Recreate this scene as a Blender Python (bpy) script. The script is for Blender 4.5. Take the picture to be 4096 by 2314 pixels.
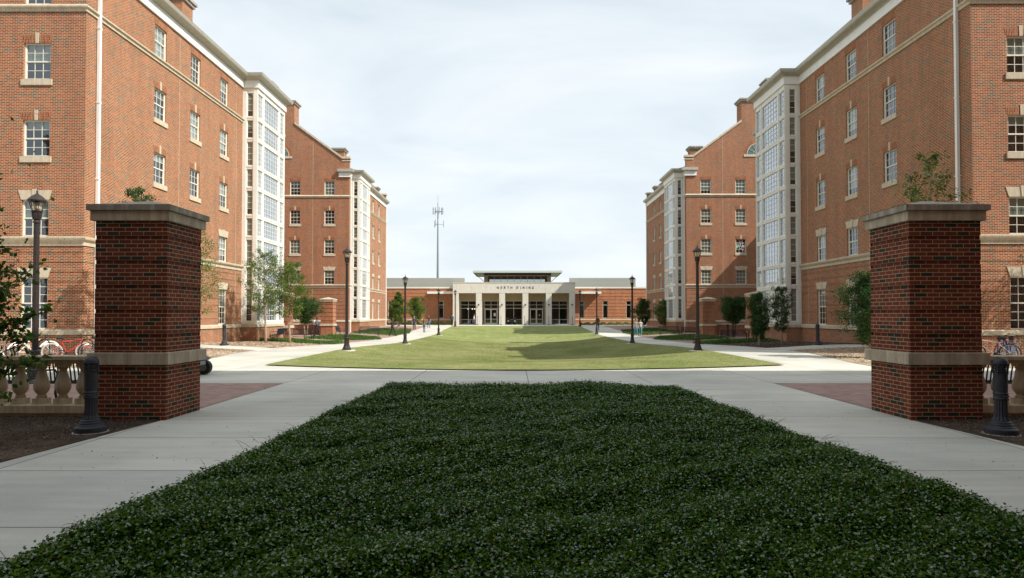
import bpy, math, random
import numpy as np
from mathutils import Vector, Matrix
R = math.radians
random.seed(7)
for o in list(bpy.data.objects): bpy.data.objects.remove(o)
sc = bpy.context.scene
COL = sc.collection
# ------------------------------------------------------------------ camera
FPX = 655.0
TILT = 1.1
cam_d = bpy.data.cameras.new("camera"); cam = bpy.data.objects.new("camera", cam_d); COL.objects.link(cam)
cam.location = (-0.4, 0, 1.745)
cam.rotation_euler = (R(90 + TILT), 0, 0)
cam_d.sensor_width = 36; cam_d.lens = 36 * FPX / 1024
cam_d.shift_x = -1.0 / 1024
cam_d.shift_y = (25.3 - FPX * math.tan(R(TILT))) / 1024
cam_d.clip_start = 0.05; cam_d.clip_end = 3000
sc.camera = cam
# ------------------------------------------------------------------ light
SUN = Vector((1.0, -0.5, 1.05)).normalized()
sd = bpy.data.lights.new("sun", 'SUN'); sd.energy = 4.5; sd.angle = R(0.5); sd.color = (1.0, 0.945, 0.86)
so = bpy.data.objects.new("sun", sd); COL.objects.link(so)
so.rotation_euler = SUN.to_track_quat('Z', 'Y').to_euler()
so.location = (60, -30, 60)
world = bpy.data.worlds.new("World"); sc.world = world; world.use_nodes = True
wn = world.node_tree; wn.nodes.clear()
def wnode(t, **k):
    n = wn.nodes.new(t)
    for a, b in k.items(): setattr(n, a, b)
    return n
out = wnode('ShaderNodeOutputWorld'); bg = wnode('ShaderNodeBackground'); bg.inputs[1].default_value = 0.1
sky = wnode('ShaderNodeTexSky', sky_type='NISHITA', sun_disc=False)
sky.sun_elevation = math.asin(SUN.z); sky.sun_rotation = math.atan2(SUN.x, SUN.y); sky.dust_density = 2.0
tc = wnode('ShaderNodeTexCoord'); sep = wnode('ShaderNodeSeparateXYZ')
wn.links.new(tc.outputs['Generated'], sep.inputs[0])
def wmath(op, a, b=None, clamp=False):
    n = wnode('ShaderNodeMath', operation=op, use_clamp=clamp)
    for i, x in enumerate([a, b]):
        if x is None: continue
        if isinstance(x, (int, float)): n.inputs[i].default_value = x
        else: wn.links.new(x, n.inputs[i])
    return n.outputs[0]
zc = wmath('ADD', wmath('MAXIMUM', sep.outputs[2], 0.0), 0.22)
cx = wmath('DIVIDE', sep.outputs[0], zc); cy = wmath('DIVIDE', sep.outputs[1], zc)
comb = wnode('ShaderNodeCombineXYZ'); wn.links.new(cx, comb.inputs[0]); wn.links.new(wmath('MULTIPLY', cy, 1.5), comb.inputs[1])
nz = wnode('ShaderNodeTexNoise'); nz.inputs['Scale'].default_value = 1.15; nz.inputs['Detail'].default_value = 8; nz.inputs['Roughness'].default_value = 0.52; nz.inputs['Distortion'].default_value = 0.5
wn.links.new(comb.outputs[0], nz.inputs['Vector'])
ramp = wnode('ShaderNodeValToRGB'); wn.links.new(nz.outputs['Fac'], ramp.inputs[0])
ramp.color_ramp.elements[0].position = 0.30; ramp.color_ramp.elements[0].color = (5.3, 6.15, 6.75, 1)
ramp.color_ramp.elements[1].position = 0.66; ramp.color_ramp.elements[1].color = (8.0, 8.35, 8.55, 1)
# brighter, flatter cloud towards the horizon
hz = wmath('SUBTRACT', 1.0, wmath('MULTIPLY', wmath('MAXIMUM', sep.outputs[2], 0.0), 2.4), clamp=True)
mixh = wnode('ShaderNodeMixRGB'); wn.links.new(wmath('MULTIPLY', hz, 0.62), mixh.inputs[0])
wn.links.new(ramp.outputs[0], mixh.inputs[1]); mixh.inputs[2].default_value = (7.7, 8.2, 8.6, 1)
# thinner, bluer cloud overhead and behind the viewer
fwd = wnode('ShaderNodeMapRange', interpolation_type='SMOOTHSTEP'); fwd.inputs['From Min'].default_value = -0.1; fwd.inputs['From Max'].default_value = 0.62
wn.links.new(sep.outputs[1], fwd.inputs['Value'])
tint = wnode('ShaderNodeMixRGB'); wn.links.new(fwd.outputs[0], tint.inputs[0]); tint.inputs[1].default_value = (0.88, 0.91, 0.94, 1); tint.inputs[2].default_value = (0.95, 0.95, 0.95, 1)
mul = wnode('ShaderNodeMixRGB', blend_type='MULTIPLY'); mul.inputs[0].default_value = 1.0
wn.links.new(mixh.outputs[0], mul.inputs[1]); wn.links.new(tint.outputs[0], mul.inputs[2]); mixh = mul
mixs = wnode('ShaderNodeMixRGB'); mixs.inputs[0].default_value = 0.9
wn.links.new(sky.outputs[0], mixs.inputs[1]); wn.links.new(mixh.outputs[0], mixs.inputs[2])
wn.links.new(mixs.outputs[0], bg.inputs[0]); wn.links.new(bg.outputs[0], out.inputs[0])
sc.view_settings.view_transform = 'Standard'; sc.view_settings.look = 'None'
sc.view_settings.exposure = 0.46; sc.view_settings.gamma = 1.0
sc.render.engine = 'CYCLES'
sc.cycles.max_bounces = 6; sc.cycles.transparent_max_bounces = 12
# ------------------------------------------------------------------ materials
MATS = {}
class NT:
    def __init__(s, name):
        s.m = bpy.data.materials.new(name); s.m.use_nodes = True; s.t = s.m.node_tree
        s.b = s.t.nodes['Principled BSDF']; MATS[name] = s.m
    def n(s, t, **k):
        x = s.t.nodes.new(t)
        for a, b in k.items():
            if a.startswith('i_'):
                key = a[2:].replace('_', ' ')
                x.inputs[key].default_value = b
            else: setattr(x, a, b)
        return x
    def l(s, a, b): s.t.links.new(a, b)
    def math(s, op, a, b=None, clamp=False):
        n = s.n('ShaderNodeMath', operation=op, use_clamp=clamp)
        for i, x in enumerate([a, b]):
            if x is None: continue
            if isinstance(x, (int, float)): n.inputs[i].default_value = x
            else: s.l(x, n.inputs[i])
        return n.outputs[0]
    def ramp(s, fac, stops, interp='LINEAR'):
        r = s.n('ShaderNodeValToRGB'); cr = r.color_ramp; cr.interpolation = interp
        while len(cr.elements) < len(stops): cr.elements.new(0.5)
        for e, (p, c) in zip(cr.elements, stops): e.position = p; e.color = (*c, 1)
        s.l(fac, r.inputs[0]); return r.outputs[0]
    def mix(s, fac, a, b, mode='MIX'):
        n = s.n('ShaderNodeMixRGB', blend_type=mode)
        for i, x in enumerate([fac, a, b]):
            if isinstance(x, (int, float)): n.inputs[i].default_value = x
            elif isinstance(x, tuple): n.inputs[i].default_value = (*x, 1)
            else: s.l(x, n.inputs[i])
        return n.outputs[0]
    def bump(s, h, strength=0.4, dist=0.01):
        b = s.n('ShaderNodeBump'); b.inputs['Strength'].default_value = strength; b.inputs['Distance'].default_value = dist
        s.l(h, b.inputs['Height']); s.l(b.outputs[0], s.b.inputs['Normal'])
    def noise(s, scale, detail=4, rough=0.55, vec=None):
        n = s.n('ShaderNodeTexNoise'); n.inputs['Scale'].default_value = scale; n.inputs['Detail'].default_value = detail; n.inputs['Roughness'].default_value = rough
        if vec is None: vec = s.n('ShaderNodeTexCoord').outputs['Object']
        s.l(vec, n.inputs['Vector']); return n.outputs['Fac']

def simple(name, col, rough=0.6, metal=0.0, var=0.12, nscale=6, spec=0.5, bump=0.0):
    t = NT(name); f = t.noise(nscale, 5)
    lo = tuple(c * (1 - var) for c in col); hi = tuple(min(1, c * (1 + var)) for c in col)
    t.l(t.ramp(f, [(0.3, lo), (0.7, hi)]), t.b.inputs['Base Color'])
    t.b.inputs['Roughness'].default_value = rough; t.b.inputs['Metallic'].default_value = metal
    t.b.inputs['Specular IOR Level'].default_value = spec
    if bump: t.bump(t.noise(nscale * 8, 3), bump, 0.01)
    return t.m

def wall_uv(t):
    """u along the wall, v up, taken from object space and the face normal"""
    tc = t.n('ShaderNodeTexCoord'); p = t.n('ShaderNodeSeparateXYZ'); n = t.n('ShaderNodeSeparateXYZ')
    t.l(tc.outputs['Object'], p.inputs[0]); t.l(tc.outputs['Normal'], n.inputs[0])
    nx = t.math('GREATER_THAN', t.math('ABSOLUTE', n.outputs[0]), 0.6)
    nzz = t.math('GREATER_THAN', t.math('ABSOLUTE', n.outputs[2]), 0.6)
    u = t.math('ADD', t.math('MULTIPLY', p.outputs[0], t.math('SUBTRACT', 1.0, nx)), t.math('MULTIPLY', p.outputs[1], nx))
    v = t.math('ADD', t.math('MULTIPLY', p.outputs[2], t.math('SUBTRACT', 1.0, nzz)), t.math('MULTIPLY', p.outputs[1], nzz))
    return u, v, tc.outputs['Object']

def brick(name, reds, dark, mortar, bw=0.2032, bh=0.0677, ms=0.0055, darkfrac=0.13, swap=False, rough=0.85):
    t = NT(name); u, v, oc = wall_uv(t)
    c = t.n('ShaderNodeCombineXYZ')
    if swap: u, v = v, u
    t.l(u, c.inputs[0]); t.l(v, c.inputs[1])
    b = t.n('ShaderNodeTexBrick', offset=0.5, squash=1.0)
    b.inputs['Color1'].default_value = (0, 0, 0, 1); b.inputs['Color2'].default_value = (1, 1, 1, 1)
    b.inputs['Scale'].default_value = 1; b.inputs['Mortar Size'].default_value = ms; b.inputs['Mortar Smooth'].default_value = 0.15
    b.inputs['Brick Width'].default_value = bw; b.inputs['Row Height'].default_value = bh
    t.l(c.outputs[0], b.inputs['Vector'])
    stops = [(0.0, dark), (darkfrac, dark), (darkfrac + 0.005, reds[0])]
    k = len(reds)
    for i in range(1, k): stops.append((darkfrac + (1 - darkfrac) * i / k, reds[i]))
    br = t.ramp(b.outputs['Color'], stops, 'CONSTANT')
    big = t.noise(0.5, 6, 0.6, oc)
    fine = t.noise(60, 3, 0.6, oc)
    br = t.mix(0.35, br, t.ramp(fine, [(0.3, (0.35, 0.35, 0.35)), (0.7, (0.68, 0.66, 0.64))]), 'OVERLAY')
    col = t.mix(b.outputs['Fac'], br, mortar)
    col = t.mix(0.30, col, t.ramp(big, [(0.3, (0.62, 0.60, 0.58)), (0.7, (1.05, 1.03, 1.0))]), 'MULTIPLY')
    mp = t.n('ShaderNodeMapping'); mp.inputs['Scale'].default_value = (1.6, 1.6, 0.16); t.l(oc, mp.inputs[0])
    col = t.mix(0.28, col, t.ramp(t.noise(1.0, 7, 0.65, mp.outputs[0]), [(0.38, (0.55, 0.53, 0.52)), (0.6, (1.08, 1.06, 1.03))]), 'MULTIPLY')
    t.l(col, t.b.inputs['Base Color']); t.b.inputs['Roughness'].default_value = rough; t.b.inputs['Specular IOR Level'].default_value = 0.25
    t.bump(t.math('ADD', t.math('MULTIPLY', t.math('SUBTRACT', 1.0, b.outputs['Fac']), 1.0), t.math('MULTIPLY', fine, 0.35)), 0.55, 0.006)
    return t.m
REDS = [(0.31, 0.082, 0.034), (0.25, 0.062, 0.028), (0.36, 0.106, 0.042), (0.29, 0.086, 0.038), (0.22, 0.052, 0.026)]
M_brick = brick('hall_brick', REDS, (0.10, 0.095, 0.075), (0.62, 0.46, 0.29), ms=0.009)
M_sold = brick('soldier_brick', REDS, (0.22, 0.16, 0.11), (0.64, 0.47, 0.28), bw=0.2032, bh=0.0677, swap=True)
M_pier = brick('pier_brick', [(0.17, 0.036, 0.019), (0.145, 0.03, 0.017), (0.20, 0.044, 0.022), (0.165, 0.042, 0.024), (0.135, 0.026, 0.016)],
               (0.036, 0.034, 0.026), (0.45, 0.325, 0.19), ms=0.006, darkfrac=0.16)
M_dbrick = brick('dining_brick', [(0.44, 0.17, 0.08), (0.39, 0.145, 0.07), (0.48, 0.19, 0.09), (0.36, 0.135, 0.07)], (0.25, 0.14, 0.09), (0.52, 0.36, 0.22), darkfrac=0.07)
M_pave = brick('brick_paving', [(0.35, 0.225, 0.195), (0.38, 0.25, 0.215), (0.32, 0.20, 0.175), (0.40, 0.265, 0.225)], (0.27, 0.20, 0.18), (0.34, 0.26, 0.225), bw=0.2, bh=0.1, ms=0.004, darkfrac=0.08, rough=0.8)
def stone(name, col, joint=None, var=0.10, stain=0.25):
    t = NT(name); u, v, oc = wall_uv(t)
    f = t.noise(2.2, 7, 0.62, oc)
    c = t.ramp(f, [(0.3, tuple(x * (1 - var) for x in col)), (0.7, tuple(min(1, x * (1 + var)) for x in col))])
    f2 = t.noise(38, 3, 0.6, oc)
    c = t.mix(0.22, c, t.ramp(f2, [(0.35, (0.6, 0.6, 0.6)), (0.65, (1, 1, 1))]), 'MULTIPLY')
    if stain:
        mp = t.n('ShaderNodeMapping'); mp.inputs['Scale'].default_value = (5, 5, 0.7); t.l(oc, mp.inputs[0])
        f3 = t.noise(1.6, 5, 0.6, mp.outputs[0])
        c = t.mix(stain, c, t.ramp(f3, [(0.42, (0.45, 0.42, 0.36)), (0.58, (1, 1, 1))]), 'MULTIPLY')
    if joint:
        cc = t.n('ShaderNodeCombineXYZ'); t.l(u, cc.inputs[0]); t.l(v, cc.inputs[1])
        b = t.n('ShaderNodeTexBrick', offset=0.0); b.inputs['Scale'].default_value = 1
        b.inputs['Brick Width'].default_value = joint[0]; b.inputs['Row Height'].default_value = joint[1]; b.inputs['Mortar Size'].default_value = joint[2]
        t.l(cc.outputs[0], b.inputs['Vector'])
        c = t.mix(t.math('MULTIPLY', b.outputs['Fac'], 0.55), c, (0.12, 0.1, 0.075))
    t.l(c, t.b.inputs['Base Color']); t.b.inputs['Roughness'].default_value = 0.85; t.b.inputs['Specular IOR Level'].default_value = 0.25
    t.bump(f2, 0.25, 0.005)
    return t.m
M_stone = stone('cast_stone', (0.60, 0.52, 0.39), (1.2, 5.0, 0.006))
M_bstone = stone('baluster_stone', (0.62, 0.52, 0.36), (1.6, 9.0, 0.005), var=0.16, stain=0.4)
M_pstone = stone('pier_stone', (0.56, 0.48, 0.355), (0.61, 9.0, 0.004), var=0.16, stain=0.45)
M_cap = stone('cap_stone', (0.42, 0.385, 0.32), None, var=0.2, stain=0.6)
M_white = simple('white_trim', (0.80, 0.79, 0.74), 0.45, var=0.04, nscale=2)
M_bay = simple('bay_panel', (0.76, 0.745, 0.68), 0.5, var=0.05, nscale=1.5)
M_baynear = M_bay
M_gutter = simple('gutter_metal', (0.42, 0.40, 0.33), 0.45, metal=0.2, var=0.12)
M_roof = simple('roof_slate', (0.20, 0.20, 0.19), 0.8, var=0.2, nscale=3)
M_frame = simple('window_frame_paint', (0.74, 0.71, 0.60), 0.5, var=0.03)
M_dark = simple('room_shade_black', (0.018, 0.02, 0.02), 0.9, var=0.3, nscale=1.2)  # near-black colour stands in for the shade of unlit rooms
M_blind = simple('blind_fabric', (0.26, 0.28, 0.24), 0.8, var=0.1, nscale=1.3)
M_blind2 = simple('pale_curtain', (0.42, 0.44, 0.43), 0.8, var=0.12, nscale=5)
def glassmat(name, ior, tint, base):
    t = NT(name); t.t.nodes.remove(t.b)
    o = t.t.nodes['Material Output']
    lw = t.n('ShaderNodeLayerWeight'); lw.inputs['Blend'].default_value = 0.5; f0 = 1.6 * ((ior - 1) / (ior + 1)) ** 2   # Schlick, the same from both sides
    frs = t.math('ADD', f0, t.math('MULTIPLY', t.math('POWER', lw.outputs['Facing'], 4.0), 1 - f0))
    g = t.n('ShaderNodeBsdfGlossy'); g.inputs['Roughness'].default_value = 0.015; g.inputs['Color'].default_value = (0.92, 0.96, 1.0, 1)
    tr = t.n('ShaderNodeBsdfTransparent'); tr.inputs['Color'].default_value = (*tint, 1)
    bm = t.n('ShaderNodeBump'); bm.inputs['Strength'].default_value = 0.04; bm.inputs['Distance'].default_value = 0.02
    t.l(t.noise(2.5, 2), bm.inputs['Height']); t.l(bm.outputs[0], g.inputs['Normal'])
    m = t.n('ShaderNodeMixShader'); t.l(t.math('ADD', frs, base, clamp=True), m.inputs[0]); t.l(tr.outputs[0], m.inputs[1]); t.l(g.outputs[0], m.inputs[2])
    t.l(m.outputs[0], o.inputs[0]); return t.m
M_glass = glassmat('window_glass', 1.8, (0.80, 0.85, 0.83), 0.02)
M_bglass = glassmat('bay_glass', 1.6, (0.80, 0.88, 0.94), 0.30)
M_sheer = simple('sheer_curtain', (0.20, 0.225, 0.25), 0.8, var=0.25, nscale=2.5)
M_dglass = glassmat('dark_glass', 1.5, (0.45, 0.5, 0.5), 0.03)
M_lglass = glassmat('lantern_glass', 1.3, (0.95, 0.93, 0.88), 0.03)
M_lamp = simple('lamp_metal', (0.040, 0.029, 0.027), 0.45, metal=0.3, var=0.2, nscale=12)
M_boll = simple('bollard_metal', (0.030, 0.032, 0.040), 0.55, metal=0.2, var=0.25, nscale=10)
M_bollin = simple('bollard_lens_grey', (0.30, 0.31, 0.29), 0.4)  # plain pale grey lens behind the louvers
M_bench = simple('bench_metal', (0.02, 0.02, 0.024), 0.4, metal=0.2)
M_black = simple('black_rubber', (0.015, 0.014, 0.013), 0.7)
M_chrome = simple('bike_alloy', (0.6, 0.6, 0.6), 0.3, metal=0.8)
M_diff = simple('frosted_bulb', (0.7, 0.68, 0.6), 0.5)
M_conc_port = stone('portico_concrete', (0.66, 0.64, 0.57), (2.35, 4.0, 0.012), var=0.05, stain=0.14)
M_soffit = simple('soffit_plaster', (0.42, 0.33, 0.19), 0.8, var=0.08, nscale=1)
M_metal = NT('ribbed_metal_screen')
_t = M_metal; _tc = _t.n('ShaderNodeTexCoord'); _w = _t.n('ShaderNodeTexWave', wave_type='BANDS', bands_direction='Z', wave_profile='SAW')
_w.inputs['Scale'].default_value = 1.6; _t.l(_tc.outputs['Object'], _w.inputs['Vector'])
_t.l(_t.ramp(_w.outputs['Fac'], [(0.0, (0.30, 0.32, 0.29)), (0.75, (0.52, 0.54, 0.49)), (0.93, (0.16, 0.17, 0.15))]), _t.b.inputs['Base Color'])
_t.b.inputs['Roughness'].default_value = 0.5; _t.bump(_w.outputs['Fac'], 0.6, 0.05); M_metal = _t.m

def concrete():
    t = NT('concrete_paving'); tc = t.n('ShaderNodeTexCoord'); oc = tc.outputs['Object']
    f = t.noise(0.35, 7, 0.6, oc); f2 = t.noise(45, 4, 0.7, oc)
    mp = t.n('ShaderNodeMapping'); mp.inputs['Scale'].default_value = (0.5, 4.0, 1); t.l(oc, mp.inputs[0])
    f3 = t.noise(1.2, 5, 0.6, mp.outputs[0])
    c = t.ramp(f, [(0.28, (0.46, 0.455, 0.415)), (0.5, (0.60, 0.59, 0.535)), (0.7, (0.68, 0.67, 0.61))])
    c = t.mix(0.45, c, t.ramp(f3, [(0.35, (0.72, 0.71, 0.69)), (0.7, (1.08, 1.06, 1.02))]), 'MULTIPLY')
    c = t.mix(0.18, c, t.ramp(f2, [(0.35, (0.55, 0.54, 0.5)), (0.65, (1.1, 1.1, 1.1))]), 'MULTIPLY')
    b = t.n('ShaderNodeTexBrick', offset=0.0); b.inputs['Scale'].default_value = 1
    b.inputs['Brick Width'].default_value = 3.1; b.inputs['Row Height'].default_value = 1.95; b.inputs['Mortar Size'].default_value = 0.011; b.inputs['Mortar Smooth'].default_value = 0.3
    b.inputs['Color1'].default_value = (0.80, 0.81, 0.80, 1); b.inputs['Color2'].default_value = (1.06, 1.04, 1.0, 1)
    mp2 = t.n('ShaderNodeMapping'); mp2.inputs['Location'].default_value = (0.0, 0.45, 0); t.l(oc, mp2.inputs[0]); t.l(mp2.outputs[0], b.inputs['Vector'])
    c = t.mix(0.8, c, b.outputs['Color'], 'MULTIPLY')
    c = t.mix(t.math('MULTIPLY', b.outputs['Fac'], 0.6), c, (0.13, 0.12, 0.10))
    # sparse dark spots
    v = t.n('ShaderNodeTexVoronoi'); v.inputs['Scale'].default_value = 0.9; t.l(oc, v.inputs['Vector'])
    spot = t.math('LESS_THAN', v.outputs['Distance'], 0.025)
    c = t.mix(t.math('MULTIPLY', spot, 0.6), c, (0.12, 0.10, 0.08))
    t.l(c, t.b.inputs['Base Color']); t.b.inputs['Roughness'].default_value = 0.8; t.b.inputs['Specular IOR Level'].default_value = 0.35
    t.bump(t.math('SUBTRACT', t.math('MULTIPLY', f2, 0.4), b.outputs['Fac']), 0.25, 0.008)
    return t.m
M_conc = concrete()
def groundmat(name, stops, s1=0.25, s2=30, bumpd=0.03, bs=0.8, big=0.45, s3=2.2):
    t = NT(name); tc = t.n('ShaderNodeTexCoord'); oc = tc.outputs['Object']
    f = t.noise(s1, 8, 0.65, oc); f2 = t.noise(s2, 5, 0.75, oc); f3 = t.noise(s3, 8, 0.75, oc)
    x = t.math('ADD', t.math('MULTIPLY', f, big), t.math('ADD', t.math('MULTIPLY', f2, 0.3), t.math('MULTIPLY', f3, 0.7 - big)))
    t.l(t.ramp(x, stops), t.b.inputs['Base Color']); t.b.inputs['Roughness'].default_value = 0.95; t.b.inputs['Specular IOR Level'].default_value = 0.15
    t.bump(f2, bs, bumpd); return t.m
M_lawn = groundmat('lawn_turf', [(0.34, (0.09, 0.135, 0.03)), (0.47, (0.165, 0.205, 0.055)), (0.55, (0.25, 0.26, 0.105)), (0.64, (0.40, 0.35, 0.20))], 0.3, 9, big=0.22, s3=1.6)
M_tan = groundmat('straw_mulch', [(0.36, (0.10, 0.06, 0.035)), (0.47, (0.32, 0.23, 0.15)), (0.6, (0.58, 0.47, 0.33))], 0.5, 26)
M_mulch = groundmat('dark_mulch', [(0.38, (0.022, 0.014, 0.01)), (0.5, (0.075, 0.05, 0.035)), (0.62, (0.2, 0.14, 0.1))], 0.8, 34)
M_earth = groundmat('bare_earth', [(0.35, (0.07, 0.09, 0.03)), (0.65, (0.2, 0.2, 0.1))], 0.1, 8)

def leafmat(name, cols, rough=0.35, trans=0.3, spec=0.5, coat=0.0):
    t = NT(name); o = t.t.nodes['Material Output']
    g = t.n('ShaderNodeNewGeometry'); c = t.ramp(g.outputs['Random Per Island'], [(i / max(1, len(cols) - 1), c) for i, c in enumerate(cols)])
    t.l(c, t.b.inputs['Base Color']); t.b.inputs['Roughness'].default_value = rough; t.b.inputs['Specular IOR Level'].default_value = spec
    tl = t.n('ShaderNodeBsdfTranslucent'); t.l(c, tl.inputs['Color'])
    m = t.n('ShaderNodeMixShader'); m.inputs[0].default_value = trans; t.l(t.b.outputs[0], m.inputs[1]); t.l(tl.outputs[0], m.inputs[2]); t.l(m.outputs[0], o.inputs[0])
    return t.m
def gloss_some(m, lo, hi):
    nt = m.node_tree; g = [n for n in nt.nodes if n.type == 'NEW_GEOMETRY'][0]; b = nt.nodes['Principled BSDF']
    mm = nt.nodes.new('ShaderNodeMath'); mm.operation = 'MULTIPLY'; mm.inputs[1].default_value = 37.0; nt.links.new(g.outputs['Random Per Island'], mm.inputs[0])
    fr = nt.nodes.new('ShaderNodeMath'); fr.operation = 'FRACT'; nt.links.new(mm.outputs[0], fr.inputs[0])
    mr = nt.nodes.new('ShaderNodeMapRange'); mr.inputs['From Min'].default_value = 0.58; mr.inputs['From Max'].default_value = 0.78; mr.inputs['To Min'].default_value = lo; mr.inputs['To Max'].default_value = hi
    nt.links.new(fr.outputs[0], mr.inputs['Value']); nt.links.new(mr.outputs[0], b.inputs['Specular IOR Level'])
M_jas = leafmat('groundcover_leaf', [(0.006, 0.036, 0.006), (0.022, 0.085, 0.012), (0.06, 0.155, 0.016), (0.16, 0.235, 0.016), (0.010, 0.05, 0.010)], 0.20, 0.25, 0.22)
gloss_some(M_jas, 0.0, 1.0)
M_leafA = leafmat('tree_leaf_light', [(0.05, 0.11, 0.015), (0.10, 0.18, 0.022), (0.16, 0.23, 0.035), (0.07, 0.13, 0.02), (0.13, 0.17, 0.03)], 0.5, 0.4, 0.3)
M_leafB = leafmat('tree_leaf_dark', [(0.012, 0.045, 0.010), (0.03, 0.09, 0.014), (0.06, 0.13, 0.02)], 0.5, 0.3, 0.3)
M_leafG = leafmat('bed_leaf', [(0.03, 0.09, 0.015), (0.06, 0.14, 0.02), (0.10, 0.18, 0.03)], 0.6, 0.3, 0.25)
M_leafC = leafmat('tree_leaf_near', [(0.02, 0.07, 0.012), (0.05, 0.13, 0.015), (0.13, 0.25, 0.02), (0.03, 0.09, 0.012)], 0.4, 0.45, 0.4)
M_grass = leafmat('grass_blade', [(0.14, 0.20, 0.04), (0.26, 0.31, 0.09), (0.40, 0.39, 0.18), (0.56, 0.50, 0.30)], 0.6, 0.4, 0.1)
def patchy(m, scale, cols, amt):
    nt = m.node_tree; b = nt.nodes['Principled BSDF']; c0 = b.inputs['Base Color'].links[0].from_socket; tl = [n for n in nt.nodes if n.type == 'BSDF_TRANSLUCENT'][0]
    tc_ = nt.nodes.new('ShaderNodeTexCoord'); nz_ = nt.nodes.new('ShaderNodeTexNoise'); nz_.inputs['Scale'].default_value = scale; nz_.inputs['Detail'].default_value = 7; nz_.inputs['Roughness'].default_value = 0.65; nt.links.new(tc_.outputs['Object'], nz_.inputs['Vector'])
    rp = nt.nodes.new('ShaderNodeValToRGB'); rp.color_ramp.elements[0].position = 0.38; rp.color_ramp.elements[1].position = 0.62; rp.color_ramp.elements[0].color = (*cols[0], 1); rp.color_ramp.elements[1].color = (*cols[1], 1); nt.links.new(nz_.outputs['Fac'], rp.inputs[0])
    mx = nt.nodes.new('ShaderNodeMixRGB'); mx.inputs[0].default_value = amt; nt.links.new(c0, mx.inputs[1]); nt.links.new(rp.outputs[0], mx.inputs[2]); nt.links.new(mx.outputs[0], b.inputs['Base Color']); nt.links.new(mx.outputs[0], tl.inputs['Color'])
patchy(M_grass, 0.32, ((0.14, 0.19, 0.045), (0.52, 0.46, 0.28)), 0.65)
patchy(M_jas, 0.9, ((0.008, 0.04, 0.010), (0.075, 0.14, 0.015)), 0.30)
M_chip = leafmat('mulch_chip', [(0.03, 0.018, 0.012), (0.09, 0.06, 0.04), (0.17, 0.12, 0.09), (0.05, 0.03, 0.02), (0.3, 0.25, 0.2)], 0.8, 0.0, 0.2)
M_straw = leafmat('straw_chip', [(0.2, 0.13, 0.08), (0.5, 0.4, 0.28), (0.65, 0.55, 0.42), (0.12, 0.07, 0.05), (0.42, 0.32, 0.24)], 0.8, 0.0, 0.2)
M_bark = simple('pale_bark', (0.34, 0.26, 0.19), 0.9, var=0.35, nscale=18, bump=0.5)
M_barkd = simple('dark_bark', (0.10, 0.07, 0.05), 0.9, var=0.35, nscale=18, bump=0.5)
_cc = {}
def paint(col, rough=0.5, metal=0.0):
    k = (col, rough, metal)
    if k not in _cc: _cc[k] = simple('paint_%d' % len(_cc), col, rough, metal, var=0.08)
    return _cc[k]
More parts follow.
